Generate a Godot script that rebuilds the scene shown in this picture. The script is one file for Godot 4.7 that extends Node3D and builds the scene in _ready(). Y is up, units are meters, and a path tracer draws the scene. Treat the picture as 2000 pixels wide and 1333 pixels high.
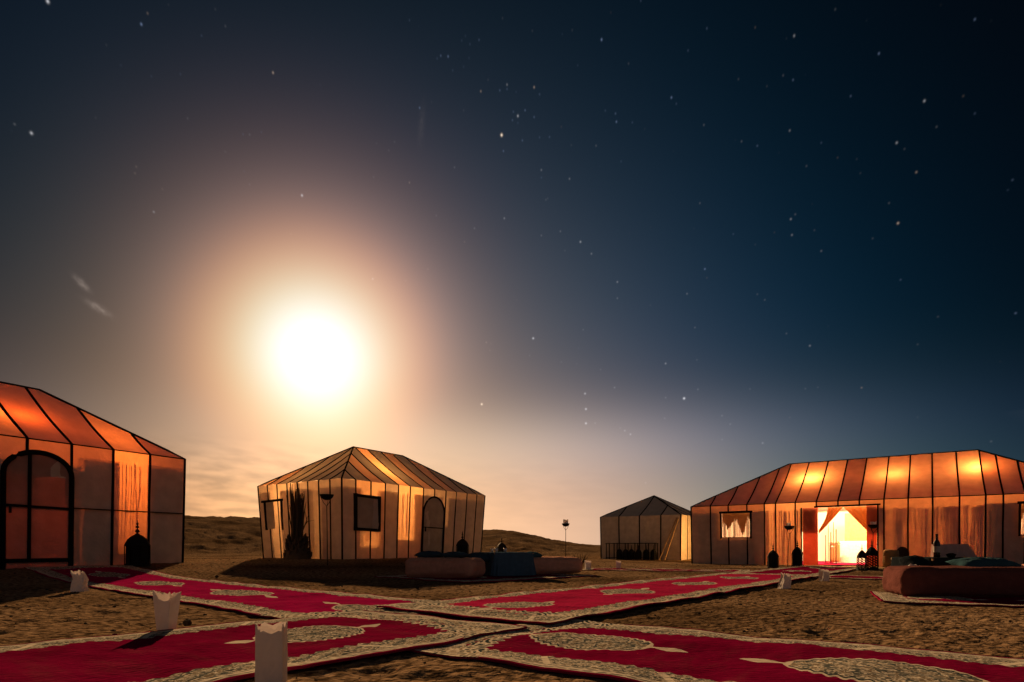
extends Node3D

var M := {}
var names := {}
var rng := RandomNumberGenerator.new()
var n_lump := FastNoiseLite.new()
var n_fine := FastNoiseLite.new()
var n_dune := FastNoiseLite.new()
var n_cloth := FastNoiseLite.new()
var n_foot := FastNoiseLite.new()

# ------------------------------------------------------------------ helpers
func lin(r: float, g: float, b: float) -> Color:
	return Color(r, g, b).linear_to_srgb()

func numbered(called: String, parent: Node) -> String:
	var key := str(parent.get_instance_id()) + called
	var n: int = names.get(key, 0)
	names[key] = n + 1
	return called if n == 0 else "%s_%03d" % [called, n]

func begin() -> SurfaceTool:
	var st := SurfaceTool.new()
	st.begin(Mesh.PRIMITIVE_TRIANGLES)
	return st

func obj(called: String, st: SurfaceTool, m: Material, parent: Node = self) -> MeshInstance3D:
	st.generate_normals()
	return obj_mesh(called, st.commit(), m, parent)

func obj_mesh(called: String, mesh: Mesh, m: Material, parent: Node = self) -> MeshInstance3D:
	var o := MeshInstance3D.new()
	o.name = numbered(called, parent)
	o.mesh = mesh
	o.material_override = m
	parent.add_child(o, true)
	return o

func tag(o: Node, label: String, category: String, group := "") -> void:
	o.set_meta("label", label)
	o.set_meta("category", category)
	if group:
		o.set_meta("group", group)

func thing(called: String, label: String, category: String, at: Vector3, turn := 0.0, group := "") -> Node3D:
	var o := Node3D.new()
	o.name = numbered(called, self)
	add_child(o, true)
	o.position = at
	o.rotation.y = turn
	tag(o, label, category, group)
	return o

func dup(src: Node3D, called: String, label: String, at: Vector3, turn := 0.0, group := "") -> Node3D:
	var o: Node3D = src.duplicate()
	o.name = numbered(called, self)
	add_child(o, true)
	o.position = at
	o.rotation.y = turn
	tag(o, label, src.get_meta("category"), group)
	return o

func tri(st: SurfaceTool, a: Vector3, b: Vector3, c: Vector3) -> void:
	st.add_vertex(a)
	st.add_vertex(b)
	st.add_vertex(c)

func quad(st: SurfaceTool, a: Vector3, b: Vector3, c: Vector3, d: Vector3) -> void:
	tri(st, a, b, c)
	tri(st, a, c, d)

func grid(st: SurfaceTool, nu: int, nv: int, f: Callable) -> void:
	var p := []
	for j in nv + 1:
		for i in nu + 1:
			p.append(f.call(float(i) / nu, float(j) / nv))
	for j in nv:
		for i in nu:
			var k := j * (nu + 1) + i
			var ids := [k, k + 1, k + nu + 2, k, k + nu + 2, k + nu + 1]
			for q in ids:
				st.set_uv(Vector2(float(q % (nu + 1)) / nu, float(q / (nu + 1)) / nv))
				st.add_vertex(p[q])

func box(st: SurfaceTool, c: Vector3, s: Vector3, basis := Basis()) -> void:
	st.set_smooth_group(-1)
	var h := s * 0.5
	var v := []
	for k in 8:
		v.append(c + basis * Vector3(h.x if k & 1 else -h.x, h.y if k & 2 else -h.y, h.z if k & 4 else -h.z))
	quad(st, v[0], v[1], v[3], v[2])
	quad(st, v[5], v[4], v[6], v[7])
	quad(st, v[4], v[0], v[2], v[6])
	quad(st, v[1], v[5], v[7], v[3])
	quad(st, v[2], v[3], v[7], v[6])
	quad(st, v[4], v[5], v[1], v[0])

func tube(st: SurfaceTool, pts: Array, rad: Array, n := 8) -> void:
	st.set_smooth_group(0)
	var rings := []
	for i in pts.size():
		var a: Vector3 = pts[maxi(i - 1, 0)]
		var b: Vector3 = pts[mini(i + 1, pts.size() - 1)]
		var d := (b - a).normalized()
		var s := d.cross(Vector3.RIGHT if absf(d.x) < 0.8 else Vector3.UP).normalized()
		var t := d.cross(s)
		var r: float = rad[mini(i, rad.size() - 1)]
		var ring := []
		for k in n:
			var an := TAU * k / n
			ring.append(pts[i] + (s * cos(an) + t * sin(an)) * r)
		rings.append(ring)
	for i in pts.size() - 1:
		for k in n:
			var l := (k + 1) % n
			quad(st, rings[i][k], rings[i + 1][k], rings[i + 1][l], rings[i][l])
	for e in [0, pts.size() - 1]:
		for k in range(1, n - 1):
			tri(st, rings[e][0], rings[e][k], rings[e][k + 1])

func lathe(st: SurfaceTool, prof: Array, n := 24, at := Vector3.ZERO, flat := false, scale_z := 1.0) -> void:
	st.set_smooth_group(-1 if flat else 0)
	for i in prof.size() - 1:
		for k in n:
			var a0 := TAU * k / n
			var a1 := TAU * (k + 1) / n
			var p: Vector2 = prof[i]
			var q: Vector2 = prof[i + 1]
			quad(st, at + Vector3(cos(a0) * p.x, p.y, sin(a0) * p.x * scale_z), at + Vector3(cos(a0) * q.x, q.y, sin(a0) * q.x * scale_z),
				at + Vector3(cos(a1) * q.x, q.y, sin(a1) * q.x * scale_z), at + Vector3(cos(a1) * p.x, p.y, sin(a1) * p.x * scale_z))

# a cushion or mattress: a box with round edges, its faces bulged and a little uneven
func rbox(st: SurfaceTool, c: Vector3, size: Vector3, r: float, div := 14, bulge := 0.0, rough := 0.0, sd := 0.0) -> void:
	st.set_smooth_group(0)
	var h := size * 0.5
	var axes := [[Vector3.RIGHT, Vector3.UP, Vector3.BACK], [Vector3.LEFT, Vector3.BACK, Vector3.UP], [Vector3.UP, Vector3.BACK, Vector3.RIGHT],
		[Vector3.DOWN, Vector3.RIGHT, Vector3.BACK], [Vector3.BACK, Vector3.RIGHT, Vector3.UP], [Vector3.FORWARD, Vector3.UP, Vector3.RIGHT]]
	for ax in axes:
		grid(st, div, div, func(u: float, v: float):
			var su := sin(((u as float) - 0.5) * PI) * 0.6 + ((u as float) - 0.5) * 0.8
			var sv := sin(((v as float) - 0.5) * PI) * 0.6 + ((v as float) - 0.5) * 0.8
			var p: Vector3 = ax[0] + ax[1] * su + ax[2] * sv
			var full := p * h
			var inner := full.clamp(-(h - Vector3.ONE * r), h - Vector3.ONE * r)
			var d := (full - inner)
			if d.length() < 0.0001:
				d = ax[0]
			var q := inner + d.normalized() * r
			var g := (1.0 - pow(p.x, 4.0) * 0.9) * (1.0 - pow(p.z, 4.0) * 0.9)
			if ax[0].y != 0.0:
				q.y += bulge * g * ax[0].y
			else:
				var across := p.z if ax[0].x != 0.0 else p.x
				q += ax[0] * bulge * 0.7 * (1.0 - p.y * p.y) * (1.0 - pow(across, 4.0))
			q += d.normalized() * n_cloth.get_noise_3d(q.x * 5.0 + sd, q.y * 5.0, q.z * 5.0) * rough
			return c + q)

func pillow(st: SurfaceTool, c: Vector3, w: float, d: float, t: float, basis := Basis(), sd := 0.0) -> void:
	st.set_smooth_group(0)
	for s in [1.0, -1.0]:
		grid(st, 14, 14, func(u: float, v: float):
			var a := ((u as float) - 0.5) * 2.0
			var b := ((v as float) - 0.5) * 2.0
			var k := pow(maxf(0.0, (1.0 - pow(absf(a), 3.0)) * (1.0 - pow(absf(b), 3.0))), 0.55)
			var pinch := 1.0 - 0.06 * (1.0 - absf(a)) - 0.06 * (1.0 - absf(b))
			var y: float = t * 0.5 * k * s + n_cloth.get_noise_2d(a * 3.0 + sd, b * 3.0) * 0.12 * t * k
			return c + basis * Vector3(a * w * 0.5 * pinch, y, b * d * 0.5 * pinch * s))

# ------------------------------------------------------------------ ground
func gh(x: float, z: float) -> float:
	var q := -x * 0.62 - z * 0.78
	var y := 0.23 * smoothstep(11.5, 18.5, q) * (1.0 - smoothstep(-1.0, 5.0, x))
	var d := sqrt(x * x + z * z)
	if d > 26.0:
		# the dune that closes the view behind the camp
		var xs := x * 60.0 / maxf(-z, 30.0) if z < 0.0 else x
		var crest := 3.05 - 0.95 * smoothstep(-27.0, -3.0, xs) - 1.3 * smoothstep(-2.5, 9.5, xs) - 0.3 * smoothstep(9.0, 40.0, xs)
		var up := smoothstep(27.0, 60.0, d) * (1.0 - smoothstep(60.0, 130.0, d))
		var hum := smoothstep(27.0, 34.0, d) * (1.0 - smoothstep(70.0, 160.0, d))
		y += crest * up * (1.0 if z < 0.0 else 0.4)
		y += hum * (0.15 * n_dune.get_noise_2d(x, z) + 0.13 * n_dune.get_noise_2d(x * 2.7 + 50.0, z * 2.7)) * (1.0 - 0.55 * smoothstep(2.0, 10.0, xs))
	return y

func lump(x: float, z: float) -> float:
	return 0.020 * n_lump.get_noise_2d(x, z)

func footprint(x: float, z: float) -> float:
	var d := n_foot.get_noise_2d(x, z) + 1.0
	var on_path := smoothstep(-0.25, 0.15, n_lump.get_noise_2d(x * 0.6 + 30.0, z * 0.6))
	return on_path * (0.004 * (1.0 - smoothstep(0.30, 0.46, d)) - 0.026 * (1.0 - smoothstep(0.12, 0.30, d)))

func ground() -> void:
	var ang := []
	var a := -62.0
	while a < 62.0:
		ang.append(a)
		a += 0.27
	while a < 298.0:
		ang.append(a)
		a += 4.0
	ang.append(298.0)
	var rad := [0.02, 0.5, 1.0]
	var r := 1.5
	while r < 700.0:
		rad.append(r)
		r *= 1.0115 if r < 14.0 else (1.014 if r < 75.0 else 1.06)
	var na := ang.size()
	var nr := rad.size()
	var pos := PackedVector3Array()
	pos.resize(na * nr)
	for i in nr:
		var rr: float = rad[i]
		for j in na:
			var t := deg_to_rad(ang[j])
			var x := sin(t) * rr
			var z := -cos(t) * rr
			var y := gh(x, z)
			if rr < 45.0:
				y += lump(x, z) + footprint(x, z) + 0.005 * n_fine.get_noise_2d(x, z) * (1.0 - smoothstep(25.0, 45.0, rr))
			pos[i * na + j] = Vector3(x, y, z)
	var nor := PackedVector3Array()
	nor.resize(na * nr)
	for i in nr:
		for j in na:
			var du := pos[i * na + mini(j + 1, na - 1)] - pos[i * na + maxi(j - 1, 0)]
			var dv := pos[mini(i + 1, nr - 1) * na + j] - pos[maxi(i - 1, 0) * na + j]
			var n := du.cross(dv)
			nor[i * na + j] = (n if n.y > 0.0 else -n).normalized() if n.length() > 0.0 else Vector3.UP
	var idx := PackedInt32Array()
	for i in nr - 1:
		for j in na - 1:
			var k := i * na + j
			idx.append_array([k, k + na, k + 1, k + 1, k + na, k + na + 1])
	var arr := []
	arr.resize(Mesh.ARRAY_MAX)
	arr[Mesh.ARRAY_VERTEX] = pos
	arr[Mesh.ARRAY_NORMAL] = nor
	arr[Mesh.ARRAY_INDEX] = idx
	var mesh := ArrayMesh.new()
	mesh.add_surface_from_arrays(Mesh.PRIMITIVE_TRIANGLES, arr)
	var o := obj_mesh("sand_ground", mesh, M.sand)
	o.set_meta("kind", "structure")
	o.set_meta("label", "trodden sandy desert ground rising to a low dune behind the tents")

# ------------------------------------------------------------------ sky
func sky_color(x: float, y: float, z: float, moon: Vector3, az0: float) -> Color:
	var th := rad_to_deg(acos(clampf(x * moon.x + y * moon.y + z * moon.z, -1.0, 1.0)))
	var e := maxf(rad_to_deg(asin(clampf(y, -1.0, 1.0))), 0.0)
	var da := rad_to_deg(atan2(x, -z)) - az0
	if da > 180.0:
		da -= 360.0
	elif da < -180.0:
		da += 360.0
	var t2 := th * th
	# the halo is not quite round: its wide part leans a little up and to the right
	var up := Vector3(sin(deg_to_rad(-16.2)) * cos(deg_to_rad(18.4)), sin(deg_to_rad(18.4)), -cos(deg_to_rad(-16.2)) * cos(deg_to_rad(18.4)))
	var s2 := pow(rad_to_deg(acos(clampf(x * up.x + y * up.y + z * up.z, -1.0, 1.0))), 2.0)
	var r: float = 0.4754 * glow(da - 22.0, e, 18.0, 9.0) + 0.4849 * exp(-t2 / 64.0) + 0.3736 * exp(-t2 / 121.0) + 0.2929 * glow(da + 4.0, e, 18.0, 14.0) + 0.1596 * glow(da + 4.0, e, 18.0, 9.0) + 0.2022 * glow(da - 6.0, e, 18.0, 14.0) + 0.1578 * glow(da - 14.0, e, 18.0, 22.0) + 0.1287 * exp(-pow((th - 8.0) / 3.0, 2.0)) + 0.1579 * exp(-s2 / 49.0) + 0.1163 * glow(da - 14.0, e - 9.5, 18.0, 3.6) + 0.0535 * glow(da + 4.0, e, 18.0, 22.0) + 0.0251 * exp(-s2 / 81.0) + 0.0594 * glow(da - 22.0, e - 9.5, 18.0, 3.6) + 0.1512 * glow(da - 22.0, e, 26.0, 9.0) + 0.0757 * glow(da + 14.0, e, 18.0, 5.0) + 0.00019
	var gg: float = 0.4734 * exp(-t2 / 64.0) + 0.3820 * exp(-t2 / 36.0) + 0.3576 * glow(da - 22.0, e, 26.0, 9.0) + 0.1565 * glow(da + 4.0, e, 18.0, 22.0) + 0.0689 * glow(da + 4.0, e, 18.0, 9.0) + 0.0880 * glow(da - 14.0, e - 9.5, 18.0, 3.6) + 0.0693 * glow(da - 6.0, e, 18.0, 22.0) + 0.0655 * exp(-t2 / 121.0) + 0.0791 * glow(da - 14.0, e, 18.0, 22.0) + 0.0493 * exp(-s2 / 81.0) + 0.0684 * glow(da - 22.0, e - 9.5, 18.0, 3.6) + 0.0582 * exp(-s2 / 49.0) + 0.0323 * glow(da - 22.0, e, 26.0, 32.0) + 0.0287 * glow(da + 4.0, e - 9.5, 18.0, 3.6) + 0.0301 * glow(da - 22.0, e, 26.0, 22.0) + 0.0346 * glow(da + 4.0, e, 18.0, 14.0)
	var b: float = 0.6174 * exp(-t2 / 20.0) + 0.3353 * exp(-t2 / 36.0) + 0.1249 * glow(da - 22.0, e, 38.0, 9.0) + 0.0863 * exp(-s2 / 49.0) + 0.0704 * glow(da - 22.0, e, 26.0, 32.0) + 0.0271 * glow(da - 22.0, e, 18.0, 22.0) + 0.0522 * glow(da - 22.0, e - 9.5, 26.0, 3.6) + 0.0659 * glow(da - 22.0, e, 26.0, 22.0) + 0.0695 * glow(da - 22.0, e - 9.5, 18.0, 3.6) + 0.0540 * exp(-s2 / 256.0) + 0.0384 * glow(da + 4.0, e, 18.0, 22.0) + 0.0384 * glow(da - 22.0, e, 26.0, 9.0) + 0.0371 * exp(-pow((th - 10.0) / 4.0, 2.0)) + 0.0369 * exp(-s2 / 144.0) + 0.0370 * glow(da + 4.0, e - 9.5, 18.0, 3.6) + 0.0401 * glow(da + 14.0, e, 18.0, 22.0) + 0.00031
	var core: float = 0.15 * exp(-t2 / 26.0)
	# unseen sky behind the view, brightened to fill the shaded sides
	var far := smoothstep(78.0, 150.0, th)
	gg -= 0.012 * exp(-pow((th - 7.0) / 3.0, 2.0))
	var haze := glow(da + 25.0, e - 34.0, 32.0, 18.0)
	r += haze * 0.0015
	gg += haze * 0.0035
	b += haze * 0.0090
	var low := glow(da + 9.0, e, 15.0, 8.5)
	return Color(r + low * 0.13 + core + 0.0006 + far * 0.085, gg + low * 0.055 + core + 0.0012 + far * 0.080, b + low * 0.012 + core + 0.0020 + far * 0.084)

func glow(a: float, e: float, sa: float, se: float) -> float:
	return exp(-a * a / (sa * sa) - e * e / (se * se))

func make_sky(moon: Vector3) -> ImageTexture:
	var w := 512
	var h := 256
	var az0 := rad_to_deg(atan2(moon.x, -moon.z))
	var im := Image.create_empty(w, h, false, Image.FORMAT_RGBAF)
	for j in h:
		var el := (0.5 - (j + 0.5) / h) * PI
		for i in w:
			var az := ((i + 0.5) / w - 0.5) * TAU
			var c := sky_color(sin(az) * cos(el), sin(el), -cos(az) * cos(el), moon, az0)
			im.set_pixel(i, j, c)
	var W := 4096
	var H := 2048
	im.resize(W, H, Image.INTERPOLATE_CUBIC)
	# thin low cloud bands near the horizon and two small wisps
	var n := FastNoiseLite.new()
	n.seed = 5
	n.frequency = 1.0
	n.fractal_octaves = 4
	for j in range(int(H * 0.5 - H / 180.0 * 14.0), int(H * 0.5 + 4)):
		var el := 90.0 - (j + 0.5) / H * 180.0
		var band := smoothstep(0.0, 3.0, el) * (1.0 - smoothstep(6.0, 10.5, el))
		if band <= 0.0:
			continue
		for i in range(int(W * 0.5 - W / 360.0 * 70.0), int(W * 0.5 + W / 360.0 * 40.0)):
			var az := (i + 0.5) / W * 360.0 - 180.0
			var fall := exp(-pow((az + 27.0) / 14.0, 2.0)) + 0.13 * exp(-pow((az - 2.0) / 9.0, 2.0))
			var v := n.get_noise_2d(az * 0.22, el * 1.05 + az * 0.05) * 1.6 + 0.22
			var k := clampf(v, -0.5, 0.9) * band * fall * 0.28
			var c := im.get_pixel(i, j)
			im.set_pixel(i, j, Color(c.r * (1.0 + k), c.g * (1.0 + k * 0.9), c.b * (1.0 + k * 0.75)))
	for wisp in [[158.0, 553.0, 1.0, 0.9], [192.0, 601.0, 1.6, 0.8], [823.0, 245.0, 0.5, 0.10]]:
		var dx: float = (wisp[0] - 1000.0) / 1150.0
		var dy: float = (1070.0 - wisp[1]) / 1150.0
		var az := rad_to_deg(atan(dx))
		var el := rad_to_deg(atan(dy / sqrt(1.0 + dx * dx)))
		var ci := int((az / 360.0 + 0.5) * W)
		var cj := int((90.0 - el) / 180.0 * H)
		for j in range(cj - 22, cj + 22):
			for i in range(ci - 34, ci + 34):
				var u := (i - ci) / 5.0 / float(wisp[2])
				var v := (j - cj) / 8.0
				v -= u * 0.42
				if wisp[0] > 800.0:
					u = (i - ci + (j - cj) * 0.12) / 3.0
					v = (j - cj) / 16.0
				var q := exp(-u * u * 1.1 - v * v * (9.0 if wisp[0] < 800.0 else 1.6)) * (0.65 + 0.7 * n.get_noise_2d(u * 1.4 + wisp[0], v * 3.0)) * float(wisp[3])
				q = maxf(q, 0.0) * 0.16
				var c := im.get_pixel(i, j)
				im.set_pixel(i, j, Color(c.r + q * 1.25, c.g + q, c.b + q * 0.85))
	stars(im, W, H)
	return ImageTexture.create_from_image(im)

func star(im: Image, W: int, H: int, x: float, y: float, mag: float, tint: Color) -> void:
	var dx := (x - 1000.0) / 1150.0
	var dy := (1070.0 - y) / 1150.0
	star_at(im, W, H, rad_to_deg(atan(dx)), rad_to_deg(atan(dy / sqrt(1.0 + dx * dx))), mag, tint)

func star_at(im: Image, W: int, H: int, az: float, el: float, mag: float, tint: Color) -> void:
	var fx := roundf((az / 360.0 + 0.5) * W - 0.5)
	var fy := roundf((90.0 - el) / 180.0 * H - 0.5)
	var sx := 1.0
	var s := 0.30 + 0.11 * minf(mag, 3.0)
	for j in range(int(fy) - 3, int(fy) + 5):
		for i in range(int(fx) - 5, int(fx) + 7):
			if i < 0 or i >= W or j < 0 or j >= H:
				continue
			var u := (i - fx) / (s * sx)
			var v := (j - fy) / s
			var q := exp(-0.7 * (u * u + v * v)) * (0.16 * pow(mag, 1.5))
			if absf(q) < 0.002:
				continue
			var c := im.get_pixel(i, j)
			im.set_pixel(i, j, Color(c.r + q * tint.r, c.g + q * tint.g, c.b + q * tint.b))

func stars(im: Image, W: int, H: int) -> void:
	var blue := Color(0.55, 0.75, 1.25)
	var white := Color(1, 1, 1.05)
	var warm := Color(1.3, 0.95, 0.7)
	var known := [
		[93, 4, 3.2, white], [287, 27, 0.7, warm], [276, 49, 1.6, blue], [62, 261, 2.6, white], [27, 241, 0.7, white], [533, 142, 1.6, warm], [589, 382, 2.4, white], [300, 413, 1.2, white],
		[439, 52, 0.45, white], [393, 70, 0.4, blue], [420, 18, 0.3, white], [353, 146, 0.35, blue], [294, 148, 0.3, blue], [235, 128, 0.25, blue], [365, 230, 0.4, white], [266, 326, 0.5, warm], [263, 339, 0.5, warm],
		[475, 262, 0.4, blue], [487, 264, 0.5, white], [511, 259, 0.35, blue], [440, 297, 0.35, white], [316, 370, 0.4, warm], [206, 87, 0.25, white], [488, 361, 0.4, white],
		[860, 109, 0.8, blue], [875, 111, 1.1, blue], [853, 113, 0.4, blue], [909, 71, 0.3, blue], [901, 78, 0.35, blue], [917, 86, 0.4, blue], [936, 79, 0.6, blue], [799, 38, 0.4, blue], [884, 139, 0.4, blue], [981, 34, 0.3, white],
		[939, 179, 1.1, warm], [976, 176, 0.7, blue], [991, 164, 1.1, white], [990, 174, 0.6, blue], [1043, 170, 1.4, warm], [1053, 184, 0.6, blue], [1008, 179, 0.3, blue], [1012, 226, 2.0, white], [1025, 215, 0.9, blue],
		[1003, 219, 0.6, blue], [1001, 235, 0.7, blue], [1012, 241, 0.4, blue], [1044, 229, 0.8, blue], [979, 264, 4.2, Color(1.3, 1.02, 0.75)], [1020, 274, 0.8, blue], [984, 294, 0.9, blue], [1054, 269, 0.5, blue], [1073, 267, 0.6, blue],
		[819, 212, 1.0, blue], [1175, 77, 1.6, blue], [1311, 191, 1.3, blue], [1321, 203, 0.5, blue], [1202, 221, 0.8, blue], [1204, 237, 1.2, blue], [1183, 215, 0.5, blue], [1236, 240, 0.5, blue], [1228, 123, 0.4, white], [1251, 2, 0.5, blue],
		[1165, 284, 0.6, white], [1116, 284, 0.3, white], [888, 326, 0.6, white], [1057, 333, 1.0, white], [1058, 348, 0.5, blue], [1113, 349, 1.0, white], [800, 357, 0.8, warm], [985, 426, 1.2, white], [1069, 388, 0.4, white],
		[926, 446, 0.7, white], [852, 421, 0.5, white], [908, 472, 0.5, warm], [1095, 452, 0.8, white], [1057, 460, 0.7, white], [1133, 472, 1.8, white], [1155, 496, 1.1, white], [1067, 390, 0.5, white], [1103, 489, 0.4, white],
		[727, 544, 1.3, white], [793, 549, 0.5, warm], [836, 526, 0.5, warm], [1206, 551, 1.3, white], [1206, 583, 0.8, white], [1140, 644, 0.6, white], [1042, 662, 2.6, white], [950, 669, 0.8, warm], [957, 684, 0.5, warm], [959, 672, 0.4, warm],
		[1034, 694, 0.5, white], [1097, 708, 0.5, white], [1301, 710, 1.5, white], [1173, 723, 0.5, white], [1201, 758, 1.0, white], [1142, 770, 2.2, white], [1145, 799, 2.6, white], [1145, 828, 2.6, white], [1163, 827, 0.9, white],
		[941, 790, 3.2, Color(1.3, 1.05, 0.75)], [1336, 778, 3.6, white], [1301, 777, 0.8, white], [1299, 818, 0.7, white], [1221, 842, 1.3, white], [1231, 848, 1.6, white], [1212, 836, 0.6, white], [1127, 711, 0.3, white], [1261, 943, 0.8, white],
		[1364, 760, 0.8, white], [1411, 812, 0.8, white], [1427, 828, 0.8, white], [1410, 860, 0.7, white], [1490, 866, 1.2, white], [1466, 761, 0.5, white], [1573, 760, 0.5, white], [1583, 676, 1.2, white], [1537, 651, 0.6, white],
		[1377, 525, 1.3, blue], [1342, 574, 0.9, white], [1358, 640, 0.7, white], [1361, 703, 0.5, white], [1480, 575, 0.5, white], [1494, 585, 0.6, white], [1545, 428, 1.3, white], [1553, 419, 0.6, white], [1547, 460, 1.1, white],
		[1604, 490, 0.8, white], [1591, 449, 0.4, white], [1433, 458, 0.5, blue], [1552, 71, 1.4, white], [1476, 54, 0.4, warm], [1381, 55, 0.6, blue], [1344, 100, 0.5, blue], [1716, 106, 1.1, blue], [1906, 38, 0.9, blue], [1529, 147, 0.5, white],
		[1550, 156, 0.8, blue], [1662, 189, 0.7, blue], [1499, 168, 0.3, white], [1806, 196, 1.7, white], [1752, 279, 1.5, white], [1767, 292, 0.4, white], [1789, 336, 1.1, warm], [1754, 436, 1.8, warm], [1543, 256, 1.0, white],
		[1375, 243, 0.6, white], [1448, 276, 0.6, white], [1480, 286, 0.7, blue], [1604, 280, 0.5, blue], [1576, 324, 0.5, white], [1829, 248, 0.5, white], [1882, 187, 0.4, warm], [1906, 222, 0.5, blue], [1977, 353, 0.6, blue],
		[1738, 397, 0.5, white], [1368, 396, 0.6, white], [1759, 548, 0.6, blue], [1984, 612, 0.9, blue], [1833, 620, 0.4, white], [1794, 672, 0.4, white], [1683, 758, 0.9, warm], [1597, 757, 0.4, white], [1706, 466, 0.4, white], [1937, 863, 0.6, white],
		[1117, 60, 0.3, white], [1040, 61, 0.3, white], [905, 130, 0.3, blue], [916, 112, 0.3, blue], [1128, 127, 0.3, blue], [953, 155, 0.3, white], [905, 215, 0.3, white], [760, 293, 0.35, white], [735, 279, 0.25, white], [730, 347, 0.4, white],
	]
	for s in known:
		star(im, W, H, s[0], s[1], s[2], s[3])
	var r := RandomNumberGenerator.new()
	r.seed = 77
	for k in 700:
		var el := rad_to_deg(asin(r.randf_range(0.1, 1.0)))
		var az := r.randf_range(-180.0, 180.0)
		star_at(im, W, H, az, el, 0.10 + 0.35 * pow(r.randf(), 3.0), [blue, white, warm, white][r.randi() % 4])

# ------------------------------------------------------------------ materials
func noise_tex(freq: float, size: int, oct: int, ramp: Array = [], sd := 1, bump := false, kind := FastNoiseLite.TYPE_SIMPLEX_SMOOTH) -> NoiseTexture2D:
	var n := FastNoiseLite.new()
	n.seed = sd
	n.noise_type = kind
	n.frequency = freq
	n.fractal_octaves = oct
	var t := NoiseTexture2D.new()
	t.width = size
	t.height = size
	t.seamless = true
	t.noise = n
	if bump:
		t.as_normal_map = true
	if ramp:
		var g := Gradient.new()
		g.offsets = PackedFloat32Array(ramp[0])
		g.colors = PackedColorArray(ramp[1])
		t.color_ramp = g
	return t

func mat(c: Color, rough := 0.9, spec := 0.3) -> StandardMaterial3D:
	var m := StandardMaterial3D.new()
	m.albedo_color = c
	m.roughness = rough
	m.metallic_specular = spec
	if spec <= 0.1:
		m.specular_mode = BaseMaterial3D.SPECULAR_DISABLED
	return m

func cloth(c: Color, through: Color, weave: Texture2D, stain: Texture2D) -> StandardMaterial3D:
	var m := mat(c, 1.0, 0.1)
	m.backlight_enabled = true
	m.backlight = through
	m.uv1_triplanar = true
	m.uv1_scale = Vector3.ONE * 0.45
	m.albedo_texture = stain
	m.heightmap_enabled = true
	m.heightmap_texture = weave
	m.heightmap_scale = 0.7
	return m

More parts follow.
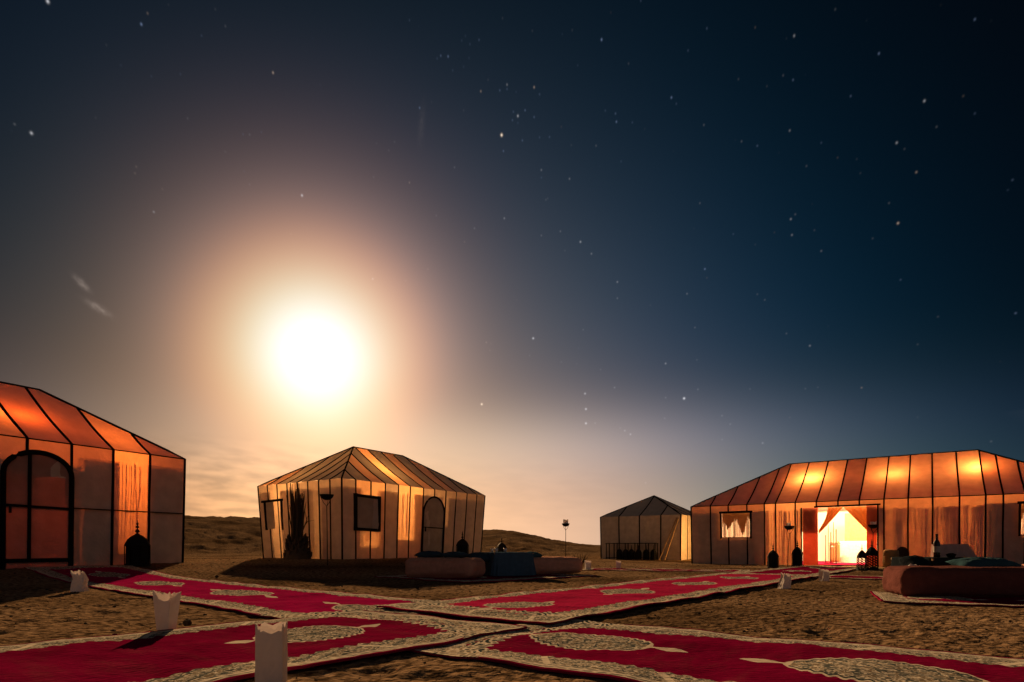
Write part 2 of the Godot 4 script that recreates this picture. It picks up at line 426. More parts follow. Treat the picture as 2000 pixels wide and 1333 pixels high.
func materials() -> void:
	var grey := [[0.0, 1.0], [Color(0.88, 0.87, 0.86), Color(1, 1, 1)]]
	var stain := noise_tex(0.012, 512, 5, grey, 3)
	var weave := noise_tex(0.05, 512, 4, [], 4)
	var sandcol := noise_tex(0.022, 1024, 6, [[0.0, 0.30, 0.44, 0.62, 1.0], [lin(0.05, 0.032, 0.018), lin(0.12, 0.078, 0.044), lin(0.285, 0.190, 0.112), lin(0.37, 0.248, 0.148), lin(0.48, 0.335, 0.205)]], 9)
	var sandbump := noise_tex(0.03, 1024, 6, [], 12)
	var sandbig := noise_tex(0.008, 512, 4, [[0.0, 0.45, 1.0], [Color(0.55, 0.53, 0.5), Color(0.9, 0.88, 0.85), Color(1, 1, 1)]], 14)
	var s := mat(Color(1, 1, 1), 1.0, 0.1)
	s.albedo_texture = sandcol
	s.uv1_triplanar = true
	s.uv1_world_triplanar = true
	s.uv1_scale = Vector3.ONE * 0.42
	s.heightmap_enabled = true
	s.heightmap_texture = sandbump
	s.heightmap_scale = 1.9
	s.uv2_triplanar = true
	s.uv2_world_triplanar = true
	s.uv2_scale = Vector3.ONE * 0.06
	s.detail_enabled = true
	s.detail_albedo = sandbig
	s.detail_blend_mode = BaseMaterial3D.BLEND_MODE_MUL
	s.detail_uv_layer = BaseMaterial3D.DETAIL_UV_2
	M.sand = s
	var canvas := lin(0.74, 0.63, 0.51)
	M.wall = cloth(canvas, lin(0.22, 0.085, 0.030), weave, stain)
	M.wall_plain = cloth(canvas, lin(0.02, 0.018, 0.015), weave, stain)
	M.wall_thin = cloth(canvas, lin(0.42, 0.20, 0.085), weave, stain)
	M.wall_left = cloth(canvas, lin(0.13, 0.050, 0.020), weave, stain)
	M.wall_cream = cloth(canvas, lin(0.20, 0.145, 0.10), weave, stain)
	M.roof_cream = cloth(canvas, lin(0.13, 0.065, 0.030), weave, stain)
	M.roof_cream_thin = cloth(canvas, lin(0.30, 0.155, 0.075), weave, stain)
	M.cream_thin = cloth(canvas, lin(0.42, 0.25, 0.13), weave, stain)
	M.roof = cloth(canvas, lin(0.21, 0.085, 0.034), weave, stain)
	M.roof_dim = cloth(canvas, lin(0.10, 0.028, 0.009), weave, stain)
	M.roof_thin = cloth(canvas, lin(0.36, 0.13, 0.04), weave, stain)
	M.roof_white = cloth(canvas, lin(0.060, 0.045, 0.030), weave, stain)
	M.red_canvas = cloth(lin(0.50, 0.30, 0.24), lin(0.075, 0.020, 0.012), weave, stain)
	M.plain_canvas = cloth(lin(0.55, 0.44, 0.34), lin(0.05, 0.02, 0.008), weave, stain)
	M.lining = cloth(lin(0.42, 0.27, 0.17), lin(0.10, 0.04, 0.015), weave, stain)
	M.lining_pale = cloth(lin(0.70, 0.60, 0.46), lin(0.30, 0.25, 0.19), weave, stain)
	M.curtain = cloth(lin(0.55, 0.36, 0.22), lin(0.30, 0.13, 0.05), weave, stain)
	M.white_lining = mat(lin(0.84, 0.79, 0.71), 1.0, 0.1)
	M.door_curtain = cloth(lin(0.70, 0.36, 0.16), lin(0.20, 0.075, 0.022), weave, stain)
	M.red_panel = cloth(lin(0.60, 0.20, 0.12), lin(0.34, 0.095, 0.055), weave, stain)
	M.seam = mat(lin(0.010, 0.008, 0.008), 0.95, 0.1)
	M.frame = mat(lin(0.012, 0.009, 0.008), 0.85, 0.2)
	M.iron = mat(lin(0.014, 0.012, 0.011), 0.75, 0.25)
	M.fringe = cloth(lin(0.45, 0.30, 0.16), lin(0.12, 0.055, 0.02), weave, stain)
	var wool := noise_tex(0.09, 256, 4, [], 21)
	var fab := func(c: Color, sheen: float) -> StandardMaterial3D:
		var m := mat(c, 1.0, 0.1)
		m.rim_enabled = true
		m.rim = sheen
		m.rim_tint = 0.8
		m.uv1_triplanar = true
		m.uv1_scale = Vector3.ONE * 1.3
		m.albedo_texture = stain
		m.heightmap_enabled = true
		m.heightmap_texture = wool
		m.heightmap_scale = 0.5
		return m
	M.rose = fab.call(lin(0.20, 0.075, 0.065), 0.2)
	M.terra = fab.call(lin(0.76, 0.38, 0.26), 0.2)
	M.teal = fab.call(lin(0.05, 0.12, 0.15), 0.3)
	M.navy = fab.call(lin(0.08, 0.15, 0.22), 0.2)
	M.dark_blue = fab.call(lin(0.045, 0.085, 0.12), 0.2)
	M.blackcloth = fab.call(lin(0.022, 0.030, 0.038), 0.2)
	M.pink = fab.call(lin(0.62, 0.40, 0.36), 0.2)
	M.white_cloth = fab.call(lin(0.82, 0.80, 0.76), 0.1)
	M.beige_cloth = fab.call(lin(0.62, 0.42, 0.20), 0.1)
	var p := mat(lin(0.78, 0.75, 0.72), 0.85, 0.2)
	p.backlight_enabled = true
	p.backlight = lin(0.30, 0.24, 0.20)
	p.uv1_triplanar = true
	p.uv1_scale = Vector3.ONE * 3.0
	p.heightmap_enabled = true
	p.heightmap_texture = stain
	p.heightmap_scale = 0.6
	M.paper = p
	M.rug_rim = mat(lin(0.30, 0.012, 0.05), 1.0, 0.1)
	M.palm = mat(lin(0.10, 0.070, 0.045), 1.0, 0.1)
	M.palm.uv1_triplanar = true
	M.palm.uv1_scale = Vector3(6, 1.2, 6)
	M.palm.heightmap_enabled = true
	M.palm.heightmap_texture = wool
	M.palm.heightmap_scale = 1.2
	M.wicker = mat(lin(0.50, 0.30, 0.13), 0.9, 0.2)
	M.wicker.uv1_triplanar = true
	M.wicker.uv1_scale = Vector3(3, 9, 3)
	M.wicker.albedo_texture = stain
	M.wicker.heightmap_enabled = true
	M.wicker.heightmap_texture = weave
	M.wicker.heightmap_scale = 1.2
	M.dark_wicker = mat(lin(0.09, 0.04, 0.022), 0.9, 0.2)
	M.wood = mat(lin(0.42, 0.26, 0.13), 0.8, 0.3)
	M.stone = mat(lin(0.05, 0.036, 0.026), 0.95, 0.2)
	M.bottle = mat(lin(0.02, 0.012, 0.008), 0.08, 0.5)
	M.bottle_label = mat(lin(0.50, 0.45, 0.38), 0.8, 0.3)
	M.porcelain = mat(lin(0.75, 0.70, 0.66), 0.25, 0.5)
	M.tin = mat(lin(0.40, 0.40, 0.42), 0.3, 0.5)
	M.tin.metallic = 1.0
	M.brass = mat(lin(0.55, 0.36, 0.12), 0.35, 0.5)
	M.brass.metallic = 1.0
	var bulb := mat(Color(1, 0.8, 0.5), 0.5, 0.3)
	bulb.emission_enabled = true
	bulb.emission = Color(1, 0.72, 0.4)
	bulb.emission_energy_multiplier = 6.0
	M.bulb = bulb

# ------------------------------------------------------------------ rugs
func rug_image(wpx: int, hpx: int, meds: Array, med_len: float, seed_: int, red: Vector3) -> Image:
	# across: 1.9 m is wpx pixels, so one pixel is about 5 mm
	var im := Image.create_empty(wpx, hpx, false, Image.FORMAT_RGBA8)
	var cream := Vector3(0.72, 0.63, 0.48)
	var dark := Vector3(0.040, 0.058, 0.060)
	var tan := Vector3(0.33, 0.25, 0.16)
	var to := func(v: Vector3) -> Color: return Color(v.x, v.y, v.z).linear_to_srgb()
	var n := FastNoiseLite.new()
	n.seed = seed_
	n.frequency = 1.0
	n.fractal_octaves = 3
	# field: a noise tile laid end to end
	var tile := Image.create_empty(wpx, 256, false, Image.FORMAT_RGBA8)
	for j in 256:
		for i in wpx:
			var k := 1.0 + 0.26 * n.get_noise_3d(i * 0.012, sin(j / 256.0 * TAU) * 0.7, cos(j / 256.0 * TAU) * 0.7) + 0.16 * n.get_noise_3d(i * 0.11, sin(j / 256.0 * TAU) * 9.0, cos(j / 256.0 * TAU) * 9.0)
			var dust := maxf(0.0, n.get_noise_3d(i * 0.006 + 9.0, sin(j / 256.0 * TAU) * 0.9, cos(j / 256.0 * TAU) * 0.9)) * 0.16 * maxf(0.0, 0.5 + n.get_noise_3d(i * 0.2, sin(j / 256.0 * TAU) * 14.0, cos(j / 256.0 * TAU) * 14.0))
			tile.set_pixel(i, j, to.call((red * k).lerp(Vector3(0.32, 0.21, 0.12), dust)))
	var y := 0
	while y < hpx:
		im.blit_rect(tile, Rect2i(0, 0, wpx, 256), Vector2i(0, y))
		y += 256
	# border tile: across bw pixels, along bl pixels
	var bw := int(wpx * 0.168)
	var bl := 172
	var side := Image.create_empty(bw, bl, false, Image.FORMAT_RGBA8)
	for j in bl:
		var l := float(j) / bl
		for i in bw:
			side.set_pixel(i, j, border(float(i) / bw, l, n, cream, dark, tan, red))
	var other: Image = side.duplicate()
	other.flip_x()
	y = 0
	while y < hpx:
		im.blend_rect(side, Rect2i(0, 0, bw, bl), Vector2i(0, y))
		im.blend_rect(other, Rect2i(0, 0, bw, bl), Vector2i(wpx - bw, y))
		y += bl
	# ends: a deeper band with an arched inner edge
	var eh := int(wpx * 0.36)
	var endb := Image.create_empty(wpx, eh, false, Image.FORMAT_RGBA8)
	for i in wpx:
		var u := float(i) / wpx
		var m := absf(u - 0.5) * 2.0
		var edge := 0.56 + 0.40 * pow(m, 2.2) + 0.03 * sin(u * 120.0)
		for j in eh:
			var a := float(j) / eh
			var near_side := minf(u, 1.0 - u) / 0.168
			if a > edge:
				endb.set_pixel(i, j, Color(0, 0, 0, 0))
			elif a < 0.46:
				endb.set_pixel(i, j, border(minf(a / 0.5, near_side * 0.9 + 0.1 if near_side < 0.3 else 9.0), u * wpx / bl, n, cream, dark, tan, red))
			else:
				var q := sin(u * 70.0 + 4.0 * sin(a * 20.0)) * sin(a * 42.0 + 3.0 * cos(u * 44.0))
				endb.set_pixel(i, j, to.call(dark if q > 0.30 else (tan if q < -0.62 else cream)))
	im.blend_rect(endb, Rect2i(0, 0, wpx, eh), Vector2i(0, 0))
	endb.flip_y()
	im.blend_rect(endb, Rect2i(0, 0, wpx, eh), Vector2i(0, hpx - eh))
	# medallions
	var mh := int(med_len / 1.9 * wpx)
	var mw := int(wpx * 0.36)
	var med := Image.create_empty(mw, mh, false, Image.FORMAT_RGBA8)
	for j in mh:
		var s := (float(j) / mh - 0.5) * 2.0
		var t := absf(s)
		var hw := 0.0
		if t < 0.66:
			hw = 0.94 * pow(1.0 - pow(t / 0.66, 2.0), 0.62) * (1.0 + 0.05 * sin(s * 62.0))
			if t > 0.60:
				hw = maxf(hw, 0.05)
		elif t < 0.70:
			hw = 0.05
		else:
			hw = 0.17 * pow(maxf(0.0, 1.0 - absf(t - 0.83) / 0.17), 0.7)
		for i in mw:
			var u := (float(i) / mw - 0.5) * 2.0
			if absf(u) > hw:
				med.set_pixel(i, j, Color(0, 0, 0, 0))
				continue
			var rim := hw - absf(u)
			var wv := n.get_noise_2d(u * 3.0 + 7.0, s * 6.0)
			var q := 0.9 * sin(s * 38.0 + absf(u) * 8.0 + wv * 6.0) * sin(u * 11.0 + wv * 4.0 + 0.6 * sin(s * 24.0)) + 0.55 * n.get_noise_2d(u * 7.0, s * 17.0)
			var c := cream
			if rim > 0.09 and t < 0.6:
				if rim < 0.15:
					c = dark
				elif q > 0.10:
					c = dark.lerp(cream, 0.05 + 0.35 * absf(wv))
				elif q < -0.40:
					c = tan.lerp(dark, 0.35)
				elif absf(u) < 0.035:
					c = dark.lerp(cream, 0.3)
			med.set_pixel(i, j, to.call(c))
	for c in meds:
		im.blend_rect(med, Rect2i(0, 0, mw, mh), Vector2i((wpx - mw) / 2, int(float(c) * hpx) - mh / 2))
	# lint and sand on the pile
	var r := RandomNumberGenerator.new()
	r.seed = seed_ * 7 + 1
	for k in int(wpx * hpx / 4200.0):
		var px := r.randi() % wpx
		var py := r.randi() % hpx
		im.set_pixel(px, py, im.get_pixel(px, py).lerp(Color(0.75, 0.65, 0.52), r.randf() * 0.6))
	im.convert(Image.FORMAT_RGB8)
	return im

func border(a: float, l: float, n: FastNoiseLite, cream: Vector3, dark: Vector3, tan: Vector3, red: Vector3) -> Color:
	var c := cream
	if a < 0.085:
		c = red * 0.85
	elif a < 0.13:
		c = cream * 0.9
	elif a < 0.165 or (a > 0.235 and a < 0.27):
		c = dark.lerp(cream, 0.25) if fposmod(l * 9.0 + a * 9.0, 1.0) < 0.72 else cream
	elif a < 0.30:
		c = cream
	elif a > 0.90 + 0.055 * sin(l * TAU * 7.0):
		return Color(0, 0, 0, 0)
	else:
		var ph := fposmod(l, 1.0)
		var wv := n.get_noise_3d(sin(ph * TAU) * 1.6, cos(ph * TAU) * 1.6, a * 5.0)
		var q := 0.9 * sin(ph * TAU * 4.0 + wv * 5.0) * cos((a - 0.6) * 19.0 + wv * 4.0) + 0.6 * n.get_noise_3d(sin(ph * TAU) * 3.6, cos(ph * TAU) * 3.6, a * 10.0)
		if absf(fposmod(ph + (a - 0.6) * 0.35, 1.0) - 0.5) < 0.035:
			c = cream * 1.05
		elif q > 0.10:
			c = dark.lerp(cream, 0.05 + 0.4 * absf(wv))
		elif q < -0.42:
			c = tan.lerp(dark, 0.3)
		elif absf(a - 0.84) < 0.014:
			c = dark.lerp(cream, 0.3)
	return Color(c.x, c.y, c.z).linear_to_srgb()

func rug_material(im: Image) -> StandardMaterial3D:
	var m := mat(Color(1, 1, 1), 1.0, 0.1)
	m.albedo_texture = ImageTexture.create_from_image(im)
	m.heightmap_enabled = true
	m.heightmap_texture = M.wool_tex
	m.heightmap_scale = 0.6
	return m

# a runner from `a` along `dir` (x, z), lying on the ground with its own creases; `lift` is how far it lies above it
func rug(label: String, a: Vector2, dir: Vector2, length: float, width: float, lift: float, m: Material, sd: float, group := "") -> void:
	var d := dir.normalized()
	var s := Vector2(-d.y, d.x)
	var nl := int(length / 0.07)
	var nw := 22
	var o := Node3D.new()
	o.name = numbered("runner_rug", self)
	add_child(o, true)
	tag(o, label, "rug", group)
	o.position = Vector3(a.x, gh(a.x, a.y), a.y)
	var at := func(u: float, v: float, up: float) -> Vector3:
		var wob := 0.013 * n_cloth.get_noise_2d(v * length * 1.3 + sd, 3.0 if u > 0.5 else 40.0) * absf(u - 0.5) * 2.0
		var p := a + d * (v * length) + s * ((u - 0.5) * width + wob)
		var e := minf(minf(u, 1.0 - u) * width, minf(v, 1.0 - v) * length)
		var cr := 0.006 * n_cloth.get_noise_2d(v * length * 2.0 + sd, u * 2.2) + 0.006 * n_cloth.get_noise_2d(v * length * 7.0 + sd, u * 3.0 + 9.0)
		var y := gh(p.x, p.y) + lump(p.x, p.y) + lift + up + cr * minf(1.0, 0.35 + e * 4.0) + 0.006
		return Vector3(p.x, y, p.y) - o.position
	var st := begin()
	grid(st, nw, nl, func(u: float, v: float): return at.call(u, v, 0.0))
	st.index()
	obj("pile", st, m, o)
	var rim := begin()
	for e in 4:
		grid(rim, nl if e < 2 else nw, 1, func(q: float, k: float):
			var uu: float = [0.0, 1.0, q, q][e]
			var vv: float = [q, q, 0.0, 1.0][e]
			return at.call(uu, vv, -0.013 * (k as float) + 0.0005))
	obj("bound_edge", rim, M.rug_rim, o)

# ------------------------------------------------------------------ tents
class Tent:
	var root: Node3D
	var L: float
	var D: float
	var He: float
	var Hr: float
	var r1: float
	var r2: float
	var inset := 0.1
	var seed_ := 0.0
	var noise: FastNoiseLite
	func length(s: int) -> float:
		return L if s % 2 == 0 else D
	func org(s: int) -> Vector3:
		return [Vector3.ZERO, Vector3(L, 0, 0), Vector3(L, 0, -D), Vector3(0, 0, -D)][s]
	func dir(s: int) -> Vector3:
		return [Vector3.RIGHT, Vector3.FORWARD, Vector3.LEFT, Vector3.BACK][s]
	func inw(s: int) -> Vector3:
		return [Vector3.FORWARD, Vector3.LEFT, Vector3.BACK, Vector3.RIGHT][s]
	func wall(s: int, t: float, y: float, out := 0.0) -> Vector3:
		var k := inset * (1.0 - y / He)
		return org(s) + dir(s) * (t + k * (1.0 - 2.0 * t / length(s))) + inw(s) * (k - out) + Vector3.UP * y
	func top(s: int, t: float) -> Vector3:
		var n := length(s)
		var ra: float = [r1, D * 0.5, r2, D * 0.5][s]
		var rb: float = [r2, D * 0.5, r1, D * 0.5][s]
		var dd: float = [D * 0.5, r2, D * 0.5, r1][s]
		var f := 1.0
		if t < ra:
			f = t / ra
		elif t > n - rb:
			f = (n - t) / rb
		return org(s) + dir(s) * t + inw(s) * dd * f + Vector3.UP * (He + (Hr - He) * f)
	func roof(s: int, t: float, v: float, up := 0.0) -> Vector3:
		var e := org(s) + dir(s) * t + Vector3.UP * He
		var p := e.lerp(top(s, t), v)
		var span := (top(s, t) - e).length()
		p.y += up - 0.022 * span * sin(PI * v)
		return p

func make_tent(label: String, at: Vector3, u: Vector2, L: float, D: float, He: float, Hr: float, r1: float, r2: float, inset: float, sd: float) -> Tent:
	var t := Tent.new()
	t.L = L
	t.D = D
	t.He = He
	t.Hr = Hr
	t.r1 = r1
	t.r2 = r2
	t.inset = inset
	t.seed_ = sd
	t.noise = n_cloth
	t.root = thing("canvas_tent", label, "tent", at)
	var x := Vector3(u.x, 0, u.y).normalized()
	t.root.basis = Basis(x, Vector3.UP, x.cross(Vector3.UP))
	return t

# one canvas strip of a wall between two seams; openings are rectangles [t0, t1, y0, y1] left out
func wall_panel(T: Tent, s: int, t0: float, t1: float, m: Material, holes: Array, called := "wall_panel", amp := 0.045) -> void:
	var st := begin()
	var tc := [t0, t1]
	var yc := [-0.12, T.He]
	for h in holes:
		for q in [h[0], h[1]]:
			if q > t0 + 0.001 and q < t1 - 0.001:
				tc.append(q)
		for q in [h[2], h[3]]:
			if q > -0.11:
				yc.append(q)
	tc.sort()
	yc.sort()
	var k := rng.randf_range(-0.35, 1.0) * amp
	var w := t1 - t0
	for i in tc.size() - 1:
		for j in yc.size() - 1:
			var cm: float = (tc[i] + tc[i + 1]) * 0.5
			var ym: float = (yc[j] + yc[j + 1]) * 0.5
			var open := false
			for h in holes:
				if cm > h[0] and cm < h[1] and ym > h[2] and ym < h[3]:
					open = true
			if open or tc[i + 1] - tc[i] < 0.001 or yc[j + 1] - yc[j] < 0.001:
				continue
			var a: float = tc[i]
			var b: float = tc[i + 1]
			var c: float = yc[j]
			var d: float = yc[j + 1]
			grid(st, maxi(2, int((b - a) / 0.09)), maxi(2, int((d - c) / 0.14)), func(uu: float, vv: float):
				var t := lerpf(a, b, uu)
				var y := lerpf(c, d, vv)
				var f := sin(PI * (t - t0) / w)
				var hgt := sin(PI * clampf(y / T.He, 0.0, 1.0))
				var wr := n_cloth.get_noise_2d((t + T.seed_) * 2.6 + y * 0.5, y * 0.55 + s * 7.0) * 0.042 + n_cloth.get_noise_2d((t + T.seed_) * 8.0 - y * 2.0, y * 1.6) * 0.008
				return T.wall(s, t, y, f * hgt * k + wr * sqrt(maxf(f, 0.0)) * smoothstep(0.0, 0.2, T.He - y)))
	obj(called, st, m, T.root)

func roof_panel(T: Tent, s: int, t0: float, t1: float, m: Material) -> void:
	var st := begin()
	var cuts := [t0]
	for q in [[T.r1, T.L - T.r2], [T.D * 0.5], [T.r2, T.L - T.r1], [T.D * 0.5]][s]:
		if q > t0 + 0.02 and q < t1 - 0.02:
			cuts.append(q)
	cuts.append(t1)
	for i in cuts.size() - 1:
		var a: float = cuts[i]
		var b: float = cuts[i + 1]
		grid(st, maxi(3, int((b - a) / 0.14)), 12, func(uu: float, vv: float):
			var t := lerpf(a, b, uu)
			var f := sin(PI * (t - t0) / (t1 - t0))
			return T.roof(s, t, vv, -0.028 * f * sin(PI * (vv as float)) + 0.012 * f * n_cloth.get_noise_2d(t * 3.0 + T.seed_, vv * 3.0 + s * 5.0)))
	obj("roof_panel", st, m, T.root)

func seam(T: Tent, s: int, t: float, w: float, y0 := -0.1, roofs := true, y1 := 99.0) -> void:
	var st := begin()
	st.set_smooth_group(-1)
	var pts := []
	var nor := []
	var top_y := minf(T.He, y1)
	for k in 9:
		var y := lerpf(y0, top_y, k / 8.0)
		pts.append(T.wall(s, t + 0.008 * n_cloth.get_noise_2d(t * 9.0 + T.seed_, y * 0.9), y, 0.004))
		nor.append(-T.inw(s))
	if roofs:
		var e := T.top(s, t)
		var slope := (Vector3.UP * (T.D * 0.5) - T.inw(s) * (T.Hr - T.He)).normalized()
		if e.distance_to(T.roof(s, t, 0.0)) > 0.05:
			for k in range(1, 11):
				pts.append(T.roof(s, t, k / 10.0, 0.004))
				nor.append(slope)
	var half := T.dir(s) * w * 0.5
	for k in pts.size() - 1:
		var a: Vector3 = pts[k]
		var b: Vector3 = pts[k + 1]
		var na: Vector3 = nor[k] * 0.012
		var nb: Vector3 = nor[k + 1] * 0.012
		quad(st, a - half + na, b - half + nb, b + half + nb, a + half + na)
		quad(st, a - half - na, b - half - nb, b - half + nb, a - half + na)
		quad(st, a + half + na, b + half + nb, b + half - nb, a + half - na)
	obj("seam", st, M.seam, T.root)

func edges(T: Tent, r: float, eave_r: float) -> void:
	var a := Vector3(T.r1, T.Hr, -T.D * 0.5)
	var b := Vector3(T.L - T.r2, T.Hr, -T.D * 0.5)
	for s in 4:
		var st := begin()
		var pts := [T.wall(s, 0.0, -0.1, 0.004), T.wall(s, 0.0, T.He, 0.004)]
		for k in range(1, 9):
			pts.append(T.org(s).lerp(Vector3(0, 0, 0), 0.0) * Vector3(1, 0, 1) + Vector3.ZERO if false else T.roof(s, [T.r1, T.D * 0.5, T.r2, T.D * 0.5][s] * k / 8.0, 1.0, 0.008))
		tube(st, pts, [r], 6)
		obj("corner_seam", st, M.seam, T.root)
		if eave_r > 0.0:
			var ev := begin()
			var line := []
			for k in 25:
				line.append(T.wall(s, T.length(s) * k / 24.0, T.He, 0.006) + Vector3.DOWN * 0.004)
			tube(ev, line, [eave_r], 6)
			obj("eave_cord", ev, M.seam, T.root)
	if a.distance_to(b) > 0.05:
		var rd := begin()
		tube(rd, [a + Vector3.UP * 0.008, b + Vector3.UP * 0.008], [r * 0.8], 6)
		obj("ridge_seam", rd, M.seam, T.root)

# cloth hung inside a wall, `deep` behind it; rects are [t0, t1, y0, y1]
func lining(T: Tent, s: int, rects: Array, deep: float, m: Material, called := "inner_lining") -> void:
	for h in rects:
		var st := begin()
		grid(st, maxi(2, int((h[1] - h[0]) / 0.2)), 6, func(uu: float, vv: float):
			var t := lerpf(h[0], h[1], uu)
			var y := lerpf(h[2], h[3], vv)
			return T.wall(s, t, y, -deep - 0.015 * n_cloth.get_noise_2d(t * 4.0, s * 9.0)))
		obj(called, st, m, T.root)

# a gathered curtain: narrow upright strips of cloth of uneven width with slits of light between
func strips(T: Tent, s: int, t0: float, t1: float, y0: float, y1: float, deep: float, m: Material, n: int, fill: float, called := "inner_curtain", ragged := 0.15) -> void:
	var st := begin()
	var step := (t1 - t0) / n
	for k in n:
		var w := step * clampf(fill + rng.randf_range(-0.45, 0.45), 0.1, 1.15)
		var c := t0 + step * (k + 0.5 + rng.randf_range(-0.2, 0.2))
		var lo := y0 + rng.randf() * ragged
		var hi := y1 - rng.randf() * ragged * 0.5
		var bend := rng.randf_range(-0.02, 0.02)
		grid(st, 1, 6, func(uu: float, vv: float):
			var wv := w * (0.75 + 0.5 * (vv as float) * rng.randf())
			return T.wall(s, clampf(c + ((uu as float) - 0.5) * wv + bend * sin((vv as float) * 5.0), t0, t1), lerpf(lo, hi, vv), -deep))
	obj(called, st, m, T.root)

func frame_bars(T: Tent, s: int, segs: Array, thick: float, called: String, m: Material, parent: Node = null) -> MeshInstance3D:
	var st := begin()
	for g in segs:
		var a := T.wall(s, g[0], g[1], 0.035)
		var b := T.wall(s, g[2], g[3], 0.035)
		var d := (b - a).normalized()
		var outn := -T.inw(s)
		var basis := Basis(d, outn.cross(d).normalized(), outn)
		var w: float = g[4] if g.size() > 4 else thick
		box(st, (a + b) * 0.5, Vector3((b - a).length() + w * 0.9, w, 0.05 + 0.004 * segs.find(g)), basis)
	return obj(called, st, m, parent if parent else T.root)

func arch_door(T: Tent, s: int, t0: float, t1: float, spring: float, crown: float, mid: float, thick: float, canvas: Material, label := "") -> void:
	var door := Node3D.new()
	door.name = numbered("door", T.root)
	T.root.add_child(door, true)
	if label:
		door.set_meta("label", label)
	var st := begin()
	var pts := [T.wall(s, t0, -0.08, 0.045), T.wall(s, t0, spring * 0.5, 0.045), T.wall(s, t0, spring, 0.045)]
	for k in range(1, 16):
		var an := PI - PI * k / 16.0
		pts.append(T.wall(s, (t0 + t1) * 0.5 + cos(an) * (t1 - t0) * 0.5, spring + sin(an) * (crown - spring), 0.045))
	pts.append_array([T.wall(s, t1, spring, 0.045), T.wall(s, t1, spring * 0.5, 0.045), T.wall(s, t1, -0.08, 0.045)])
	tube(st, pts, [thick * 0.5], 8)
	obj("frame", st, M.frame, door)
	frame_bars(T, s, [[t0, mid, t1, mid - 0.02, thick * 0.5]], thick * 0.5, "rail", M.frame, door)
	frame_bars(T, s, [[t0, 0.06, t1, 0.06, thick * 0.8]], thick * 0.8, "sill", M.frame, door)
	var leaf := begin()
	grid(leaf, 10, 16, func(uu: float, vv: float):
		var t := lerpf(t0, t1, uu)
		var x := absf((uu as float) - 0.5) * 2.0
		var hi := spring + (crown - spring) * sqrt(maxf(0.0, 1.0 - x * x))
		var y := lerpf(-0.12, hi, vv)
		return T.wall(s, t, y, 0.030 + 0.006 * n_cloth.get_noise_2d(t * 4.0, y * 2.0)))
	obj("leaf", leaf, canvas, door)
	var hd := begin()
	var hp := T.wall(s, lerpf(t0, t1, 0.09), mid - 0.06, 0.07)
	box(hd, hp, Vector3(0.03, 0.14, 0.03))
	obj("handle", hd, M.iron, door)

func lamp(T: Tent, p: Vector3, energy: float, c: Color, cord_top: float) -> void:
	var st := begin()
	lathe(st, [Vector2(0.001, -0.07), Vector2(0.05, -0.055), Vector2(0.07, 0.0), Vector2(0.05, 0.055), Vector2(0.001, 0.07)], 14, p)
	obj("lamp_bulb", st, M.bulb, T.root)
	var cd := begin()
	var f := minf(minf(p.x / T.r1, (T.L - p.x) / T.r2), minf(-p.z, T.D + p.z) / (T.D * 0.5))
	tube(cd, [p + Vector3.UP * 0.07, Vector3(p.x, minf(cord_top, T.He + (T.Hr - T.He) * minf(f, 1.0) - 0.13), p.z)], [0.006], 5)
	obj("lamp_cord", cd, M.seam, T.root)
	var l := OmniLight3D.new()
	l.name = numbered("lamp_light", T.root)
	l.light_color = c
	l.light_energy = energy
	l.light_size = 0.07
	l.omni_range = 25.0
	l.omni_attenuation = 2.0
	l.shadow_enabled = true
	T.root.add_child(l, true)
	l.position = p

func panels(T: Tent, s: int, ts: Array, wm: Callable, rm: Callable, holes: Array, sw: float, skip_wall: Array = []) -> void:
	for i in ts.size() - 1:
		if not i in skip_wall:
			wall_panel(T, s, ts[i], ts[i + 1], wm.call(i), holes)
		roof_panel(T, s, ts[i], ts[i + 1], rm.call(i))
		if i > 0:
			var lo := -0.1
			var cut := false
			for h in holes:
				if ts[i] > h[0] - 0.01 and ts[i] < h[1] + 0.01:
					if h[2] <= 0.0:
						lo = h[3]
					else:
						cut = true
						seam(T, s, ts[i], sw, -0.1, false, h[2])
						lo = h[3]
			seam(T, s, ts[i], sw, lo, true)

func even(n: int, length: float) -> Array:
	var a := []
	for k in n + 1:
		a.append(length * k / n)
	return a

